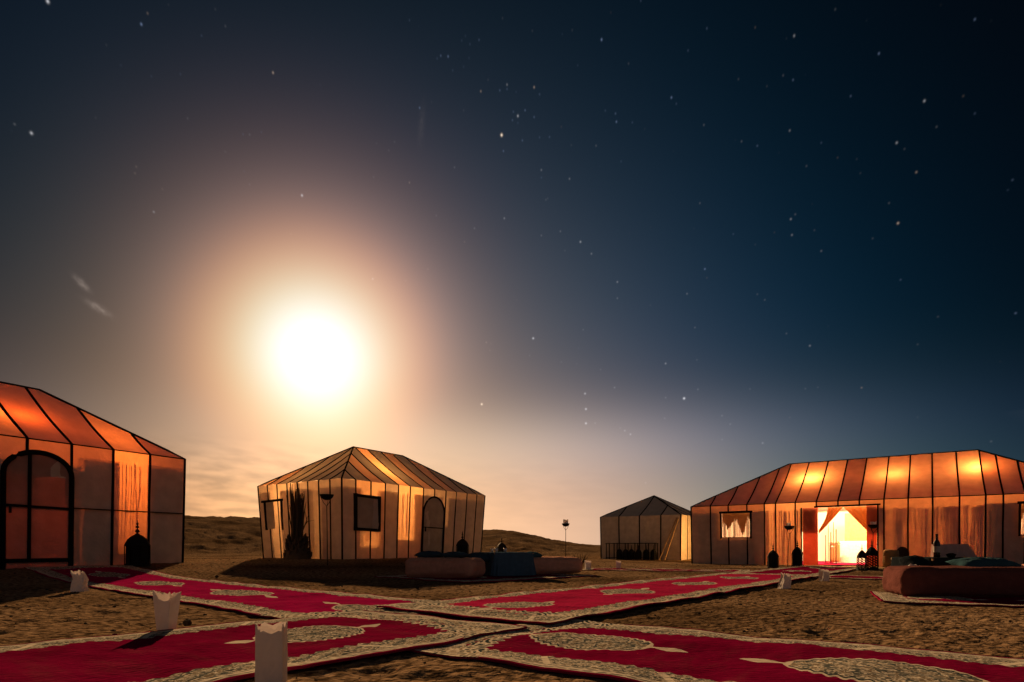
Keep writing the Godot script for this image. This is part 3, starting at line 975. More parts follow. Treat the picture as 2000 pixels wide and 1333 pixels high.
func tent_left() -> void:
	var T := make_tent("orange glowing canvas tent with an arched door, cut off at the left edge", Vector3(-12.59, 0.25, -8.29), Vector2(0.5, -0.866), 6.5, 3.65, 2.125, 3.38, 1.83, 1.83, 0.03, 3.0)
	T.root.scale = Vector3.ONE * 1.25
	var ts := [0.0, 0.85, 1.7, 2.5, 3.3, 3.8, 4.45, 5.13, 5.8, 6.5]
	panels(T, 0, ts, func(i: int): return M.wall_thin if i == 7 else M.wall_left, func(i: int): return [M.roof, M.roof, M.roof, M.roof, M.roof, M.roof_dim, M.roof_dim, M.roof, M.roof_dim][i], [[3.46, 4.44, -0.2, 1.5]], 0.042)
	for s in [1, 2, 3]:
		panels(T, s, even([0, 5, 9, 5][s], T.length(s)), func(i: int): return M.wall_left, func(i: int): return M.roof, [], 0.042)
	edges(T, 0.025, 0.012)
	arch_door(T, 0, 3.46, 4.44, 1.52, 1.90, 0.98, 0.085, M.red_canvas)
	frame_bars(T, 0, [[3.82, 0.05, 3.82, 1.86, 0.045]], 0.045, "door_stile", M.frame)
	# lining leaves a strip of light below the eaves and a gap behind the gathered window curtain
	lining(T, 0, [[0.1, 3.4, 0.0, 1.92], [4.62, 5.27, 0.0, 1.9], [5.74, 6.4, 0.0, 1.9]], 0.07, M.lining)
	lining(T, 0, [[4.46, 4.62, 1.1, 1.7]], 0.07, M.lining)
	lining(T, 0, [[3.4, 3.62, 0.0, 1.9], [4.28, 4.46, 0.0, 1.9], [3.62, 4.28, 1.35, 1.9]], 0.3, M.lining)
	lining(T, 0, [[5.27, 5.74, 0.0, 0.28]], 0.07, M.lining)
	strips(T, 0, 5.29, 5.72, 0.22, 1.92, 0.035, M.curtain, 9, 0.28)
	strips(T, 0, 4.46, 4.62, 0.0, 1.1, 0.035, M.curtain, 3, 0.5)
	frame_bars(T, 0, [[4.5, 0.98, 6.45, 0.98, 0.018]], 0.018, "inner_rail", M.frame)
	for s in [1, 2, 3]:
		lining(T, s, [[0.1, T.length(s) - 0.1, 0.0, 1.9]], 0.09, M.lining)
	lamp(T, Vector3(4.05, 2.35, -1.1), 15.0, Color(1, 0.66, 0.38), 3.3)
	lamp(T, Vector3(5.50, 1.8, -0.95), 11.0, Color(1, 0.70, 0.42), 2.6)

func tent_centre() -> void:
	var T := make_tent("striped cream canvas tent with hip roof standing by the dry palm stump", Vector3(-5.30, 0.195, -18.30), Vector2(0.5582, -0.8297), 5.98, 3.53, 2.05, 3.26, 1.91, 2.07, 0.11, 11.0)
	T.root.scale = Vector3.ONE * 1.25
	var ts := [0.0, 0.45, 0.96, 1.47, 1.97, 2.44, 2.98, 3.47, 3.99, 4.48, 5.02, 5.53, 5.98]
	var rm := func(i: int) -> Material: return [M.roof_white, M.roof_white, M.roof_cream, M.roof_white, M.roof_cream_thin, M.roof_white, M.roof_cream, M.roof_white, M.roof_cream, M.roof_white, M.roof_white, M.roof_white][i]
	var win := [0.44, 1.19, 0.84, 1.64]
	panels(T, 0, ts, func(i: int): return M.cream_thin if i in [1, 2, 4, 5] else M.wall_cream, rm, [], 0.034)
	panels(T, 1, even(8, 3.53), func(i: int): return M.wall_cream, func(i: int): return M.roof_white, [], 0.034)
	panels(T, 2, even(12, 5.98), func(i: int): return M.wall_cream, func(i: int): return M.roof_white, [], 0.034)
	panels(T, 3, even(8, 3.53), func(i: int): return M.wall_cream, func(i: int): return [M.roof_cream_thin, M.roof_cream, M.roof_white, M.roof_white, M.roof_white, M.roof_white, M.roof_white, M.roof_white][i], [], 0.034)
	edges(T, 0.022, 0.0)
	arch_door(T, 0, 2.98, 3.92, 1.32, 1.82, 0.92, 0.05, M.plain_canvas)
	# roll-down window on the long wall
	var w := Node3D.new()
	w.name = "window"
	T.root.add_child(w, true)
	frame_bars(T, 0, [[0.40, 1.66, 1.24, 1.64, 0.07], [0.41, 0.80, 0.41, 1.66, 0.10], [1.23, 0.79, 1.23, 1.64, 0.09], [0.42, 0.80, 1.23, 0.78, 0.075]], 0.08, "frame", M.frame, w)
	var flap := begin()
	grid(flap, 10, 10, func(uu: float, vv: float): return T.wall(0, lerpf(0.44, 1.20, uu), lerpf(0.82, 1.62, vv), 0.022 + 0.01 * n_cloth.get_noise_2d((uu as float) * 4.0, (vv as float) * 1.5)))
	obj("flap", flap, M.plain_canvas, w)
	# window on the end wall, its flap half raised
	var v := Node3D.new()
	v.name = "window_001"
	T.root.add_child(v, true)
	frame_bars(T, 3, [[0.20, 1.60, 1.12, 1.62, 0.06], [1.09, 0.83, 1.09, 1.62, 0.06], [0.31, 0.83, 0.31, 1.60, 0.045]], 0.06, "frame", M.frame, v)
	var flap2 := begin()
	grid(flap2, 8, 8, func(uu: float, vv: float): return T.wall(3, lerpf(0.33, 0.70, uu), lerpf(0.84, 1.58, vv), 0.024 + 0.01 * n_cloth.get_noise_2d((uu as float) * 4.0 + 30.0, (vv as float) * 1.5)))
	obj("flap", flap2, M.plain_canvas, v)
	# lining with gaps where lamplight reaches the canvas
	lining(T, 0, [[0.05, 0.72, 0.0, 1.85], [0.72, 1.27, 0.82, 1.70], [0.72, 1.27, 0.0, 0.42], [1.27, 2.02, 0.0, 1.85], [2.02, 2.60, 0.0, 0.60], [2.60, 2.98, 0.0, 1.85], [2.98, 3.80, 0.0, 1.85], [3.80, 4.06, 0.0, 1.0], [4.06, 5.9, 0.0, 1.85]], 0.07, M.lining_pale)
	strips(T, 0, 2.04, 2.60, 0.55, 1.86, 0.035, M.curtain, 8, 0.22, "inner_curtain", 0.2)
	strips(T, 0, 0.74, 1.26, 0.42, 0.84, 0.035, M.curtain, 7, 0.4)
	lining(T, 3, [[0.05, 0.6, 0.0, 1.85], [1.02, 2.3, 0.0, 1.85], [2.62, 3.45, 0.0, 1.85]], 0.07, M.lining_pale)
	strips(T, 3, 2.3, 2.62, 0.0, 1.86, 0.035, M.curtain, 5, 0.5)
	for s in [1, 2]:
		lining(T, s, [[0.1, T.length(s) - 0.1, 0.0, 1.9]], 0.09, M.lining)
	lamp(T, Vector3(2.4, 1.95, -1.3), 22.0, Color(1, 0.80, 0.54), 3.2)
	lamp(T, Vector3(0.85, 1.7, -2.4), 14.0, Color(1, 0.80, 0.54), 2.5)

func tent_right() -> Tent:
	var T := make_tent("long canvas tent with glowing orange roof and open lit doorway", Vector3(6.68, 0.0, -21.95), Vector2(0.816, 0.578), 11.4, 5.71, 2.12, 3.80, 2.86, 2.86, 0.03, 23.0)
	var ts := [0.0, 0.71, 1.35, 1.99, 2.57, 2.93, 3.55, 4.19, 4.82, 5.42, 6.09, 6.72, 7.33, 7.98, 8.58, 8.97, 9.45, 10.2, 10.8, 11.4]
	var win := [1.12, 2.09, 0.97, 1.84]
	var win2 := [9.36, 10.2, 0.97, 1.84]
	var door := [3.76, 5.92, -0.2, 1.92]
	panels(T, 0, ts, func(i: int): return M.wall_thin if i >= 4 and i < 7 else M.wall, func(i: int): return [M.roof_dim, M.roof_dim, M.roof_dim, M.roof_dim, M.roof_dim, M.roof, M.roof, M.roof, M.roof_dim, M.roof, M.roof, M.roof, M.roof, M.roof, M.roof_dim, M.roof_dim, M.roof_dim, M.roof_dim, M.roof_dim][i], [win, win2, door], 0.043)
	panels(T, 1, even(8, 5.71), func(i: int): return M.wall, func(i: int): return M.roof_dim, [], 0.043)
	panels(T, 2, even(16, 11.4), func(i: int): return M.wall, func(i: int): return M.roof, [], 0.043)
	panels(T, 3, even(8, 5.71), func(i: int): return M.wall, func(i: int): return M.roof_dim, [], 0.043)
	edges(T, 0.026, 0.015)
	# fringed windows
	for h in [win, win2]:
		var w := Node3D.new()
		w.name = numbered("window", T.root)
		T.root.add_child(w, true)
		frame_bars(T, 0, [[h[0] - 0.05, h[3] + 0.02, h[1] + 0.05, h[3] + 0.02, 0.075], [h[0] - 0.03, h[2] - 0.03, h[0] - 0.03, h[3], 0.05], [h[1] + 0.03, h[2] - 0.03, h[1] + 0.03, h[3], 0.055]], 0.07, "frame", M.frame, w)
		var fr := begin()
		var n := 44
		for k in n:
			var x: float = (k + 0.5) / n
			var hump := 0.30 + 0.42 * exp(-pow((x - 0.47) / 0.16, 2.0)) + 0.50 * exp(-pow((x - 0.93) / 0.08, 2.0)) + 0.36 * exp(-pow((x - 0.08) / 0.07, 2.0)) - 0.22 * exp(-pow((x - 0.72) / 0.07, 2.0))
			var t := lerpf(h[0], h[1], x)
			var wd: float = (h[1] - h[0]) / n
			var ym := lerpf(h[2], h[3], clampf(hump + rng.randf_range(-0.08, 0.08), 0.02, 0.95))
			var wl := wd * rng.randf_range(0.45, 0.95)
			# solid knotted top, then separate cords down to the sill
			quad(fr, T.wall(0, t - wd * 0.5, ym, -0.03), T.wall(0, t - wd * 0.5, h[3], -0.03), T.wall(0, t + wd * 0.5, h[3], -0.03), T.wall(0, t + wd * 0.5, ym, -0.03))
			quad(fr, T.wall(0, t - wl * 0.5, h[2] - 0.02, -0.03), T.wall(0, t - wl * 0.5, ym, -0.03), T.wall(0, t + wl * 0.5, ym, -0.03), T.wall(0, t + wl * 0.5, h[2] - 0.02, -0.03))
		obj("fringe", fr, M.fringe, w)
	# doorway
	var dw := Node3D.new()
	dw.name = "doorway"
	T.root.add_child(dw, true)
	frame_bars(T, 0, [[4.15, 1.945, 5.98, 1.955, 0.05]], 0.05, "header_bar", M.frame, dw)
	frame_bars(T, 0, [[5.93, -0.05, 5.93, 1.95, 0.045]], 0.045, "jamb", M.frame, dw)
	frame_bars(T, 0, [[3.745, 0.0, 3.745, 1.92, 0.03]], 0.03, "jamb", M.frame, dw)
	for r in [[3.77, 4.23], [5.62, 5.90]]:
		var st := begin()
		grid(st, 6, 10, func(uu: float, vv: float): return T.wall(0, lerpf(r[0], r[1], uu), lerpf(0.0, 1.93, vv), -0.04 + 0.01 * n_cloth.get_noise_2d((uu as float) * 3.0, (vv as float) * 2.0)))
		obj("red_door_panel", st, M.red_panel, dw)
	# added unseen cloth that keeps lamplight off the upper half of the red panels
	lining(T, 0, [[3.70, 4.2, 1.12, 1.95], [5.66, 6.0, 1.05, 1.95]], 0.10, M.lining, "added_backing_cloth")
	# drawn curtains: the left one tied to the jamb, the right one sweeping to the right
	var lc := begin()
	grid(lc, 16, 14, func(uu: float, vv: float):
		var top := Vector2(lerpf(4.52, 4.965, uu), 1.92)
		var low := Vector2(lerpf(4.235, 4.25, uu), lerpf(1.16, 1.06, uu))
		var v: float = vv
		var p := top.lerp(low, v)
		p.x += 0.055 * sin(PI * v) * (1.0 - (uu as float) * 0.7)
		return T.wall(0, p.x, p.y, -0.10 + 0.022 * sin((uu as float) * 26.0) * (1.0 - v * 0.5)))
	obj("left_curtain", lc, M.door_curtain, dw)
	var rc := begin()
	grid(rc, 16, 14, func(uu: float, vv: float):
		var top := Vector2(lerpf(4.965, 5.66, uu), 1.92)
		var low := Vector2(5.62 + 0.03 * (uu as float), lerpf(1.14, 1.24, uu))
		var v: float = vv
		var p := top.lerp(low, v)
		return T.wall(0, p.x, p.y, -0.10 + 0.015 * sin((uu as float) * 20.0) * (1.0 - v * 0.4)))
	obj("right_curtain", rc, M.door_curtain, dw)
	# lining on the front wall; white cloth on the other walls
	lining(T, 0, [[0.1, 1.10, 0.0, 1.9], [1.10, 2.12, 0.0, 0.95], [2.12, 2.60, 0.0, 1.9]], 0.09, M.lining)
	strips(T, 0, 2.60, 3.74, 0.0, 1.9, 0.05, M.curtain, 14, 0.4)
	strips(T, 0, 5.98, 8.55, 0.0, 1.88, 0.06, M.curtain, 16, 0.8)
	lining(T, 0, [[8.55, 9.34, 0.0, 1.9], [9.34, 10.25, 0.0, 0.95], [10.25, 11.3, 0.0, 1.9]], 0.09, M.lining)
	for s in [1, 2, 3]:
		lining(T, s, [[0.1, T.length(s) - 0.1, 0.0, 2.05]], 0.09, M.white_lining)
	var fl := begin()
	box(fl, Vector3(5.7, 0.03, -2.85), Vector3(11.1, 0.012, 5.4))
	obj("floor_rug", fl, M.rug_rim, T.root)
	lamp(T, Vector3(3.75, 2.74, -2.05), 26.0, Color(1, 0.84, 0.61), 3.75)
	lamp(T, Vector3(6.25, 2.64, -2.05), 15.0, Color(1, 0.84, 0.61), 3.75)
	lamp(T, Vector3(8.55, 2.80, -2.1), 24.0, Color(1, 0.84, 0.61), 3.75)
	return T

func tent_far() -> void:
	var T := make_tent("small square tent with pyramid roof beside the long glowing tent", Vector3(4.51, 0.0, -30.0), Vector2(0.831, 0.556), 4.14, 4.14, 2.15, 3.28, 2.07, 2.07, 0.03, 31.0)
	panels(T, 0, [0.0, 1.01, 2.09, 3.17, 4.14], func(i: int): return M.wall_plain, func(i: int): return M.wall_plain, [], 0.055)
	for s in [1, 2, 3]:
		panels(T, s, even(4, 4.14), func(i: int): return M.wall_plain, func(i: int): return M.wall_plain, [], 0.055)
	edges(T, 0.03, 0.0)

# ------------------------------------------------------------------ small things
func lantern(called: String, label: String, at: Vector3, w: float, h: float, pierced: bool, turn := 0.0) -> Node3D:
	var o := thing(called, label, "lantern", at, turn, "metal lanterns around the camp")
	var r := w * 0.5
	var b := begin()
	lathe(b, [Vector2(0.001, 0.0), Vector2(r * 1.06, 0.0), Vector2(r * 1.06, h * 0.05), Vector2(r * 0.98, h * 0.08), Vector2(0.001, h * 0.08)], 8, Vector3.ZERO, true)
	obj("base", b, M.iron, o)
	var hb := h * 0.62
	var body := begin()
	if pierced:
		body.set_smooth_group(-1)
		for k in 8:
			var a0 := TAU * k / 8.0
			var a1 := TAU * (k + 1) / 8.0
			var p0 := Vector3(cos(a0), 0, sin(a0)) * r
			var p1 := Vector3(cos(a1), 0, sin(a1)) * r
			var rows := 5
			for j in rows:
				var y0 := h * 0.08 + (hb - h * 0.08) * j / rows
				var y1 := h * 0.08 + (hb - h * 0.08) * (j + 1) / rows
				for q in [[0.0, 0.5, 0.5, 1.0], [0.5, 1.0, 1.0, 0.5], [0.0, 0.5, 0.5, 0.0], [0.5, 0.0, 1.0, 0.5]]:
					var s := p0.lerp(p1, q[0]) + Vector3.UP * lerpf(y0, y1, q[1])
					var e := p0.lerp(p1, q[2]) + Vector3.UP * lerpf(y0, y1, q[3])
					var d := (e - s).normalized()
					var out := ((p0 + p1) * 0.5).normalized()
					box(body, (s + e) * 0.5, Vector3((e - s).length(), w * 0.045, 0.006), Basis(d, out.cross(d), out))
	else:
		lathe(body, [Vector2(r * 0.92, h * 0.08), Vector2(r * 0.92, hb)], 8, Vector3.ZERO, true)
		for k in 8:
			var am := TAU * (k + 0.5) / 8.0
			var out := Vector3(cos(am), 0, sin(am))
			var side := Vector3(-sin(am), 0, cos(am))
			var ap := r * 0.92 * cos(PI / 8.0)
			for j in 3:
				var y := lerpf(h * 0.16, hb * 0.9, j / 2.0)
				box(body, out * (ap + 0.003) + Vector3.UP * y, Vector3(r * 0.34, h * 0.018, 0.008), Basis(side, Vector3.UP, side.cross(Vector3.UP)))
				box(body, out * (ap + 0.004) + Vector3.UP * (y + h * 0.05), Vector3(r * 0.14, r * 0.14, 0.008), Basis(side, Vector3.UP, side.cross(Vector3.UP)) * Basis(Vector3.BACK, PI / 4.0))
	obj("body", body, M.iron, o)
	for k in 8:
		var an := TAU * k / 8.0
		var post := begin()
		tube(post, [Vector3(cos(an) * r, h * 0.05, sin(an) * r), Vector3(cos(an) * r, hb, sin(an) * r)], [w * 0.022], 5)
		obj("post", post, M.iron, o)
	var dome := begin()
	lathe(dome, [Vector2(r * 1.05, hb), Vector2(r * 1.05, hb + h * 0.02), Vector2(r * 0.96, hb + h * 0.10), Vector2(r * 0.78, hb + h * 0.21), Vector2(r * 0.50, hb + h * 0.30), Vector2(r * 0.20, hb + h * 0.36), Vector2(r * 0.06, hb + h * 0.40)], 8, Vector3.ZERO, true)
	obj("dome", dome, M.iron, o)
	var fin := begin()
	var y := hb + h * 0.39
	var prof := [Vector2(r * 0.06, y)]
	for k in 3:
		var kr := r * (0.22 - 0.05 * k)
		prof.append_array([Vector2(r * 0.05, y + 0.01), Vector2(kr, y + kr * 0.9), Vector2(r * 0.05, y + kr * 1.8)])
		y += kr * 1.9
	prof.append(Vector2(r * 0.03, y + h * 0.05))
	prof.append(Vector2(0.0005, y + h * 0.09))
	lathe(fin, prof, 10)
	obj("finial", fin, M.iron, o)
	return o

func torch(label: String, at: Vector3, h: float, w: float, lean := 0.0) -> Node3D:
	var o := thing("fire_bowl_torch", label, "torch", at, 0.0, "bowl torches on thin iron poles")
	var r := w * 0.5
	var p := begin()
	var neck := h - w * 0.85
	tube(p, [Vector3(0, -0.15, 0), Vector3(lean * 0.4, neck * 0.5, 0), Vector3(lean, neck, 0)], [0.013, 0.012, 0.010], 7)
	obj("pole", p, M.iron, o)
	for k in 3:
		var an := TAU * k / 3.0 + 0.5
		var b := begin()
		tube(b, [Vector3(lean, neck - 0.01, 0), Vector3(lean + cos(an) * r * 0.45, neck + w * 0.2, sin(an) * r * 0.45), Vector3(lean + cos(an) * r * 0.88, h - w * 0.22, sin(an) * r * 0.88)], [0.007], 5)
		obj("prong", b, M.iron, o)
	var bowl := begin()
	var prof := []
	for k in 9:
		var t := k / 8.0
		prof.append(Vector2(maxf(0.001, r * sin(t * PI * 0.5)), h - w * 0.42 * cos(t * PI * 0.5)))
	prof.append(Vector2(r * 1.05, h))
	for k in 9:
		var t := 1.0 - k / 8.0
		prof.append(Vector2(maxf(0.001, r * 0.95 * sin(t * PI * 0.5)), h - w * 0.38 * cos(t * PI * 0.5)))
	lathe(bowl, prof, 20, Vector3(lean, 0, 0))
	obj("bowl", bowl, M.iron, o)
	return o

# an open paper bag standing on its base; taper > 1 widens towards the top
func paper_bag(label: String, at: Vector3, w: float, d: float, h: float, taper: float, turn: float, sd: int, lean := Vector3.ZERO, crush := 0.0, group := "white paper lantern bags along the rugs") -> void:
	var r := RandomNumberGenerator.new()
	r.seed = sd
	var st := begin()
	st.set_smooth_group(-1)
	var n := 28
	var rows := 12
	var rim := []
	for i in n:
		rim.append(r.randf_range(-0.016, 0.012))
	var corner := [r.randf_range(0.0, 0.03), r.randf_range(-0.01, 0.035), r.randf_range(-0.02, 0.02), r.randf_range(0.0, 0.04)]
	var pt := func(i: int, j: int) -> Vector3:
		var a := float(i) / n * 4.0
		var s := int(a) % 4
		var f := a - int(a)
		var c := [Vector2(-1, 1), Vector2(1, 1), Vector2(1, -1), Vector2(-1, -1)]
		var p: Vector2 = c[s].lerp(c[(s + 1) % 4], f)
		var v := float(j) / rows
		var k := lerpf(1.0, taper, v)
		var gus := 1.0 - 0.16 * v * sin(PI * f) if s % 2 == 1 else 1.0 + 0.06 * sin(PI * f) * sin(PI * v)
		var x := p.x * w * 0.5 * k * (gus if s % 2 == 1 else 1.0)
		var z := p.y * d * 0.5 * k * (gus if s % 2 == 0 else 1.0)
		var y := h * v
		if j == rows:
			y += rim[i % n] + lerpf(corner[s], corner[(s + 1) % 4], f) * pow(absf(f - 0.5) * 2.0, 1.5)
		var wr := n_cloth.get_noise_3d(x * 22.0 + sd, y * 14.0, z * 22.0) * (0.004 + crush * 0.05)
		x += wr
		z += wr * 0.8
		if crush > 0.0:
			x += crush * w * smoothstep(0.35, 0.6, v) * 0.5 - crush * w * 0.7 * smoothstep(0.6, 1.0, v)
		return Vector3(x, y, z) + lean * v * h
	for j in rows:
		for i in n:
			quad(st, pt.call(i, j), pt.call(i, j + 1), pt.call((i + 1) % n, j + 1), pt.call((i + 1) % n, j))
	quad(st, pt.call(0, 0) + Vector3.UP * 0.002, pt.call(n / 4, 0) + Vector3.UP * 0.002, pt.call(n / 2, 0) + Vector3.UP * 0.002, pt.call(n * 3 / 4, 0) + Vector3.UP * 0.002)
	var o := obj("paper_bag", st, M.paper)
	o.position = at
	o.rotation.y = turn
	tag(o, label, "paper bag", group)

func mattress(label: String, at: Vector3, size: Vector3, turn: float, m: Material, sd: float) -> void:
	var o := thing("floor_mattress", label, "mattress", at, turn, "low cloth mattresses of the outdoor lounges")
	var st := begin()
	rbox(st, Vector3(0, size.y * 0.5, 0), size, minf(0.12, size.y * (0.34 if m == M.terra else 0.24)), 18, 0.018, 0.022, sd)
	obj("cover", st, m, o)
	var pp := begin()
	var pts := []
	for k in 41:
		var a := TAU * k / 40.0
		var c := Vector2(cos(a), sin(a))
		var q := Vector2(signf(c.x) * pow(absf(c.x), 0.35), signf(c.y) * pow(absf(c.y), 0.35))
		pts.append(Vector3(q.x * (size.x * 0.5 - 0.015), size.y - 0.055, q.y * (size.z * 0.5 - 0.015)))
	tube(pp, pts, [0.012], 6)
	obj("piping", pp, m, o)

func low_table(label: String, at: Vector3, w: float, d: float, h: float, turn: float, m: Material, sd: float) -> void:
	var o := thing("low_table", label, "table", at, turn, "cloth covered low tables of the lounges")
	var st := begin()
	st.set_smooth_group(0)
	var n := 96
	var rim := func(k: int, v: float) -> Vector3:
		var a := TAU * k / n
		var c := Vector2(cos(a), sin(a))
		var q := Vector2(signf(c.x) * pow(absf(c.x), 0.16), signf(c.y) * pow(absf(c.y), 0.16))
		var fold := (0.030 * sin(a * 11.0 + sd) + 0.018 * sin(a * 23.0 + sd * 2.0)) * smoothstep(0.1, 0.9, v) * v + 0.035 * v
		return Vector3(q.x * w * 0.5, h * (1.0 - v) + 0.012, q.y * d * 0.5) + Vector3(q.x, 0, q.y).normalized() * fold
	var rows := 10
	for j in rows:
		for k in n:
			var v0 := pow(float(j) / rows, 1.4)
			var v1 := pow(float(j + 1) / rows, 1.4)
			quad(st, rim.call(k, v1), rim.call(k, v0), rim.call((k + 1) % n, v0), rim.call((k + 1) % n, v1))
	for k in n:
		tri(st, Vector3(0, h + 0.012, 0), rim.call((k + 1) % n, 0.0), rim.call(k, 0.0))
	obj("tablecloth", st, m, o)
	var tp := begin()
	box(tp, Vector3(0, h - 0.012, 0), Vector3(w - 0.03, 0.03, d - 0.03))
	obj("table_top", tp, M.wood, o)
	for k in 4:
		var lg := begin()
		box(lg, Vector3((w * 0.5 - 0.08) * (1 if k & 1 else -1), h * 0.5 - 0.02, (d * 0.5 - 0.08) * (1 if k & 2 else -1)), Vector3(0.05, h - 0.05, 0.05))
		obj("leg", lg, M.wood, o)

func loose_pillow(label: String, at: Vector3, w: float, d: float, t: float, turn: float, tilt: float, m: Material, sd: float) -> void:
	var st := begin()
	pillow(st, Vector3.ZERO, w, d, t, Basis(), sd)
	var o := obj("cushion", st, m)
	o.position = at
	o.rotation = Vector3(tilt, turn, 0.0)
	tag(o, label, "cushion", "dark cushions of the outdoor lounges")

func palm_stump() -> void:
	var b := Vector3(-6.80, gh(-6.80, -18.62), -18.62)
	var o := thing("palm_stump", "dry cut palm with upright frond stalks in front of the striped tent", "palm", b)
	o.scale = Vector3.ONE * 1.25
	var st := begin()
	lathe(st, [Vector2(0.34, -0.1), Vector2(0.33, 0.05), Vector2(0.27, 0.22), Vector2(0.17, 0.42), Vector2(0.12, 0.60), Vector2(0.10, 0.95), Vector2(0.07, 1.15), Vector2(0.01, 1.22)], 14)
	obj("trunk", st, M.palm, o)
	var r := RandomNumberGenerator.new()
	r.seed = 41
	for k in 44:
		var y := 0.02 + 0.50 * k / 44.0
		var an := k * 2.4
		var rr := lerpf(0.35, 0.16, sqrt(y / 0.64))
		var p := Vector3(cos(an) * rr * 0.85, y, sin(an) * rr * 0.85)
		var out := Vector3(cos(an), 0, sin(an))
		var s := begin()
		s.set_smooth_group(-1)
		var ln := r.randf_range(0.10, 0.17)
		tube(s, [p, p + out * ln * 0.45 + Vector3.UP * ln * 0.5, p + out * ln * 0.65 + Vector3.UP * ln * 1.1], [0.05, 0.04, 0.014], 5)
		obj("leaf_base", s, M.palm, o)
	for k in 46:
		var an := r.randf() * TAU
		var rr := sqrt(r.randf()) * 0.135
		var p := Vector3(cos(an) * rr, 0.55, sin(an) * rr)
		var lean := Vector3(cos(an), 0, sin(an)) * r.randf_range(0.0, 0.12) * (0.4 + rr * 6.0)
		var h := r.randf_range(0.75, 1.40)
		var s := begin()
		tube(s, [p, p + lean * 0.35 + Vector3.UP * h * 0.5, p + lean + Vector3.UP * h], [0.030, 0.022, 0.006], 5)
		obj("frond_stalk", s, M.palm, o)
	for g in [[0.12, 0.62, 0.28, 0.98, 0.22, 1.25], [0.12, 0.72, 0.30, 0.95, 0.46, 0.98], [0.10, 0.55, 0.22, 0.82, 0.31, 1.10], [-0.10, 0.7, -0.18, 1.2, -0.24, 1.62], [0.05, 0.9, 0.12, 1.35, 0.20, 1.72]]:
		var s := begin()
		tube(s, [Vector3(g[0], g[1], 0.08), Vector3(g[2], g[3], 0.10), Vector3(g[4], g[5], 0.09)], [0.016, 0.012, 0.004], 5)
		obj("frond_stalk", s, M.palm, o)

func stone(label: String, at: Vector3, s: float, sd: float) -> void:
	var st := begin()
	st.set_smooth_group(-1)
	for q in 2:
		grid(st, 8, 5, func(u: float, v: float):
			var a := TAU * (u as float)
			var e := ((v as float) - 0.5) * PI
			var d := Vector3(cos(a) * cos(e), sin(e) * 0.75, sin(a) * cos(e))
			return d * s * (1.0 + 0.5 * n_cloth.get_noise_3d(d.x * 2.0 + sd, d.y * 2.0, d.z * 2.0)))
		break
	var o := obj("dark_stone", st, M.stone)
	o.position = at
	tag(o, label, "stone")

func on(x: float, z: float, up := 0.0) -> Vector3:
	return Vector3(x, gh(x, z) + lump(x, z) + up, z)

# ------------------------------------------------------------------ the scene
func _ready() -> void:
	var cam := Camera3D.new()
	cam.name = "camera"
	cam.near = 0.05
	cam.far = 3000.0
	cam.projection = Camera3D.PROJECTION_FRUSTUM
	cam.size = 0.05 * 1333.0 / 1150.0
	cam.frustum_offset = Vector2(0.0, 0.05 * (1070.0 - 666.5) / 1150.0)
	cam.position = Vector3(0, 0.6, 0)
	add_child(cam)
	var moon := Vector3(-385.0, 375.0, -1150.0).normalized()
	var env := Environment.new()
	var sky := Sky.new()
	var pano := PanoramaSkyMaterial.new()
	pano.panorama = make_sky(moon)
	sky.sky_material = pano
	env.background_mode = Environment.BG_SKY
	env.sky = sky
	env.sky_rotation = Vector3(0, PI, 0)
	env.tonemap_mode = Environment.TONE_MAPPER_LINEAR
	env.tonemap_exposure = 1.0
	env.sdfgi_enabled = true
	env.ssao_enabled = true
	env.ssil_enabled = true
	var we := WorldEnvironment.new()
	we.name = "world_environment"
	we.environment = env
	add_child(we)
	var sun := DirectionalLight3D.new()
	sun.name = "moon_light"
	sun.light_color = Color(1.0, 0.80, 0.58)
	sun.light_energy = 1.6
	sun.light_angular_distance = 0.6
	sun.shadow_enabled = true
	add_child(sun)
	sun.look_at_from_position(moon * 10.0, Vector3.ZERO)

	rng.seed = 2024
	for q in [[n_lump, 11, 1.15, 4], [n_fine, 12, 7.0, 3], [n_dune, 13, 0.33, 3], [n_cloth, 14, 1.0, 3]]:
		q[0].seed = q[1]
		q[0].frequency = q[2]
		q[0].fractal_octaves = q[3]
	n_foot.seed = 15
	n_foot.noise_type = FastNoiseLite.TYPE_CELLULAR
	n_foot.cellular_return_type = FastNoiseLite.RETURN_DISTANCE
	n_foot.frequency = 2.0
	n_foot.fractal_type = FastNoiseLite.FRACTAL_NONE
	M.wool_tex = noise_tex(0.12, 512, 3, [], 31)
	materials()
	ground()
	tent_left()
	tent_centre()
	var C := tent_right()
	tent_far()
	rugs()
	lounge_centre()
	lounge_right()
	inside(C)
	camp_things()

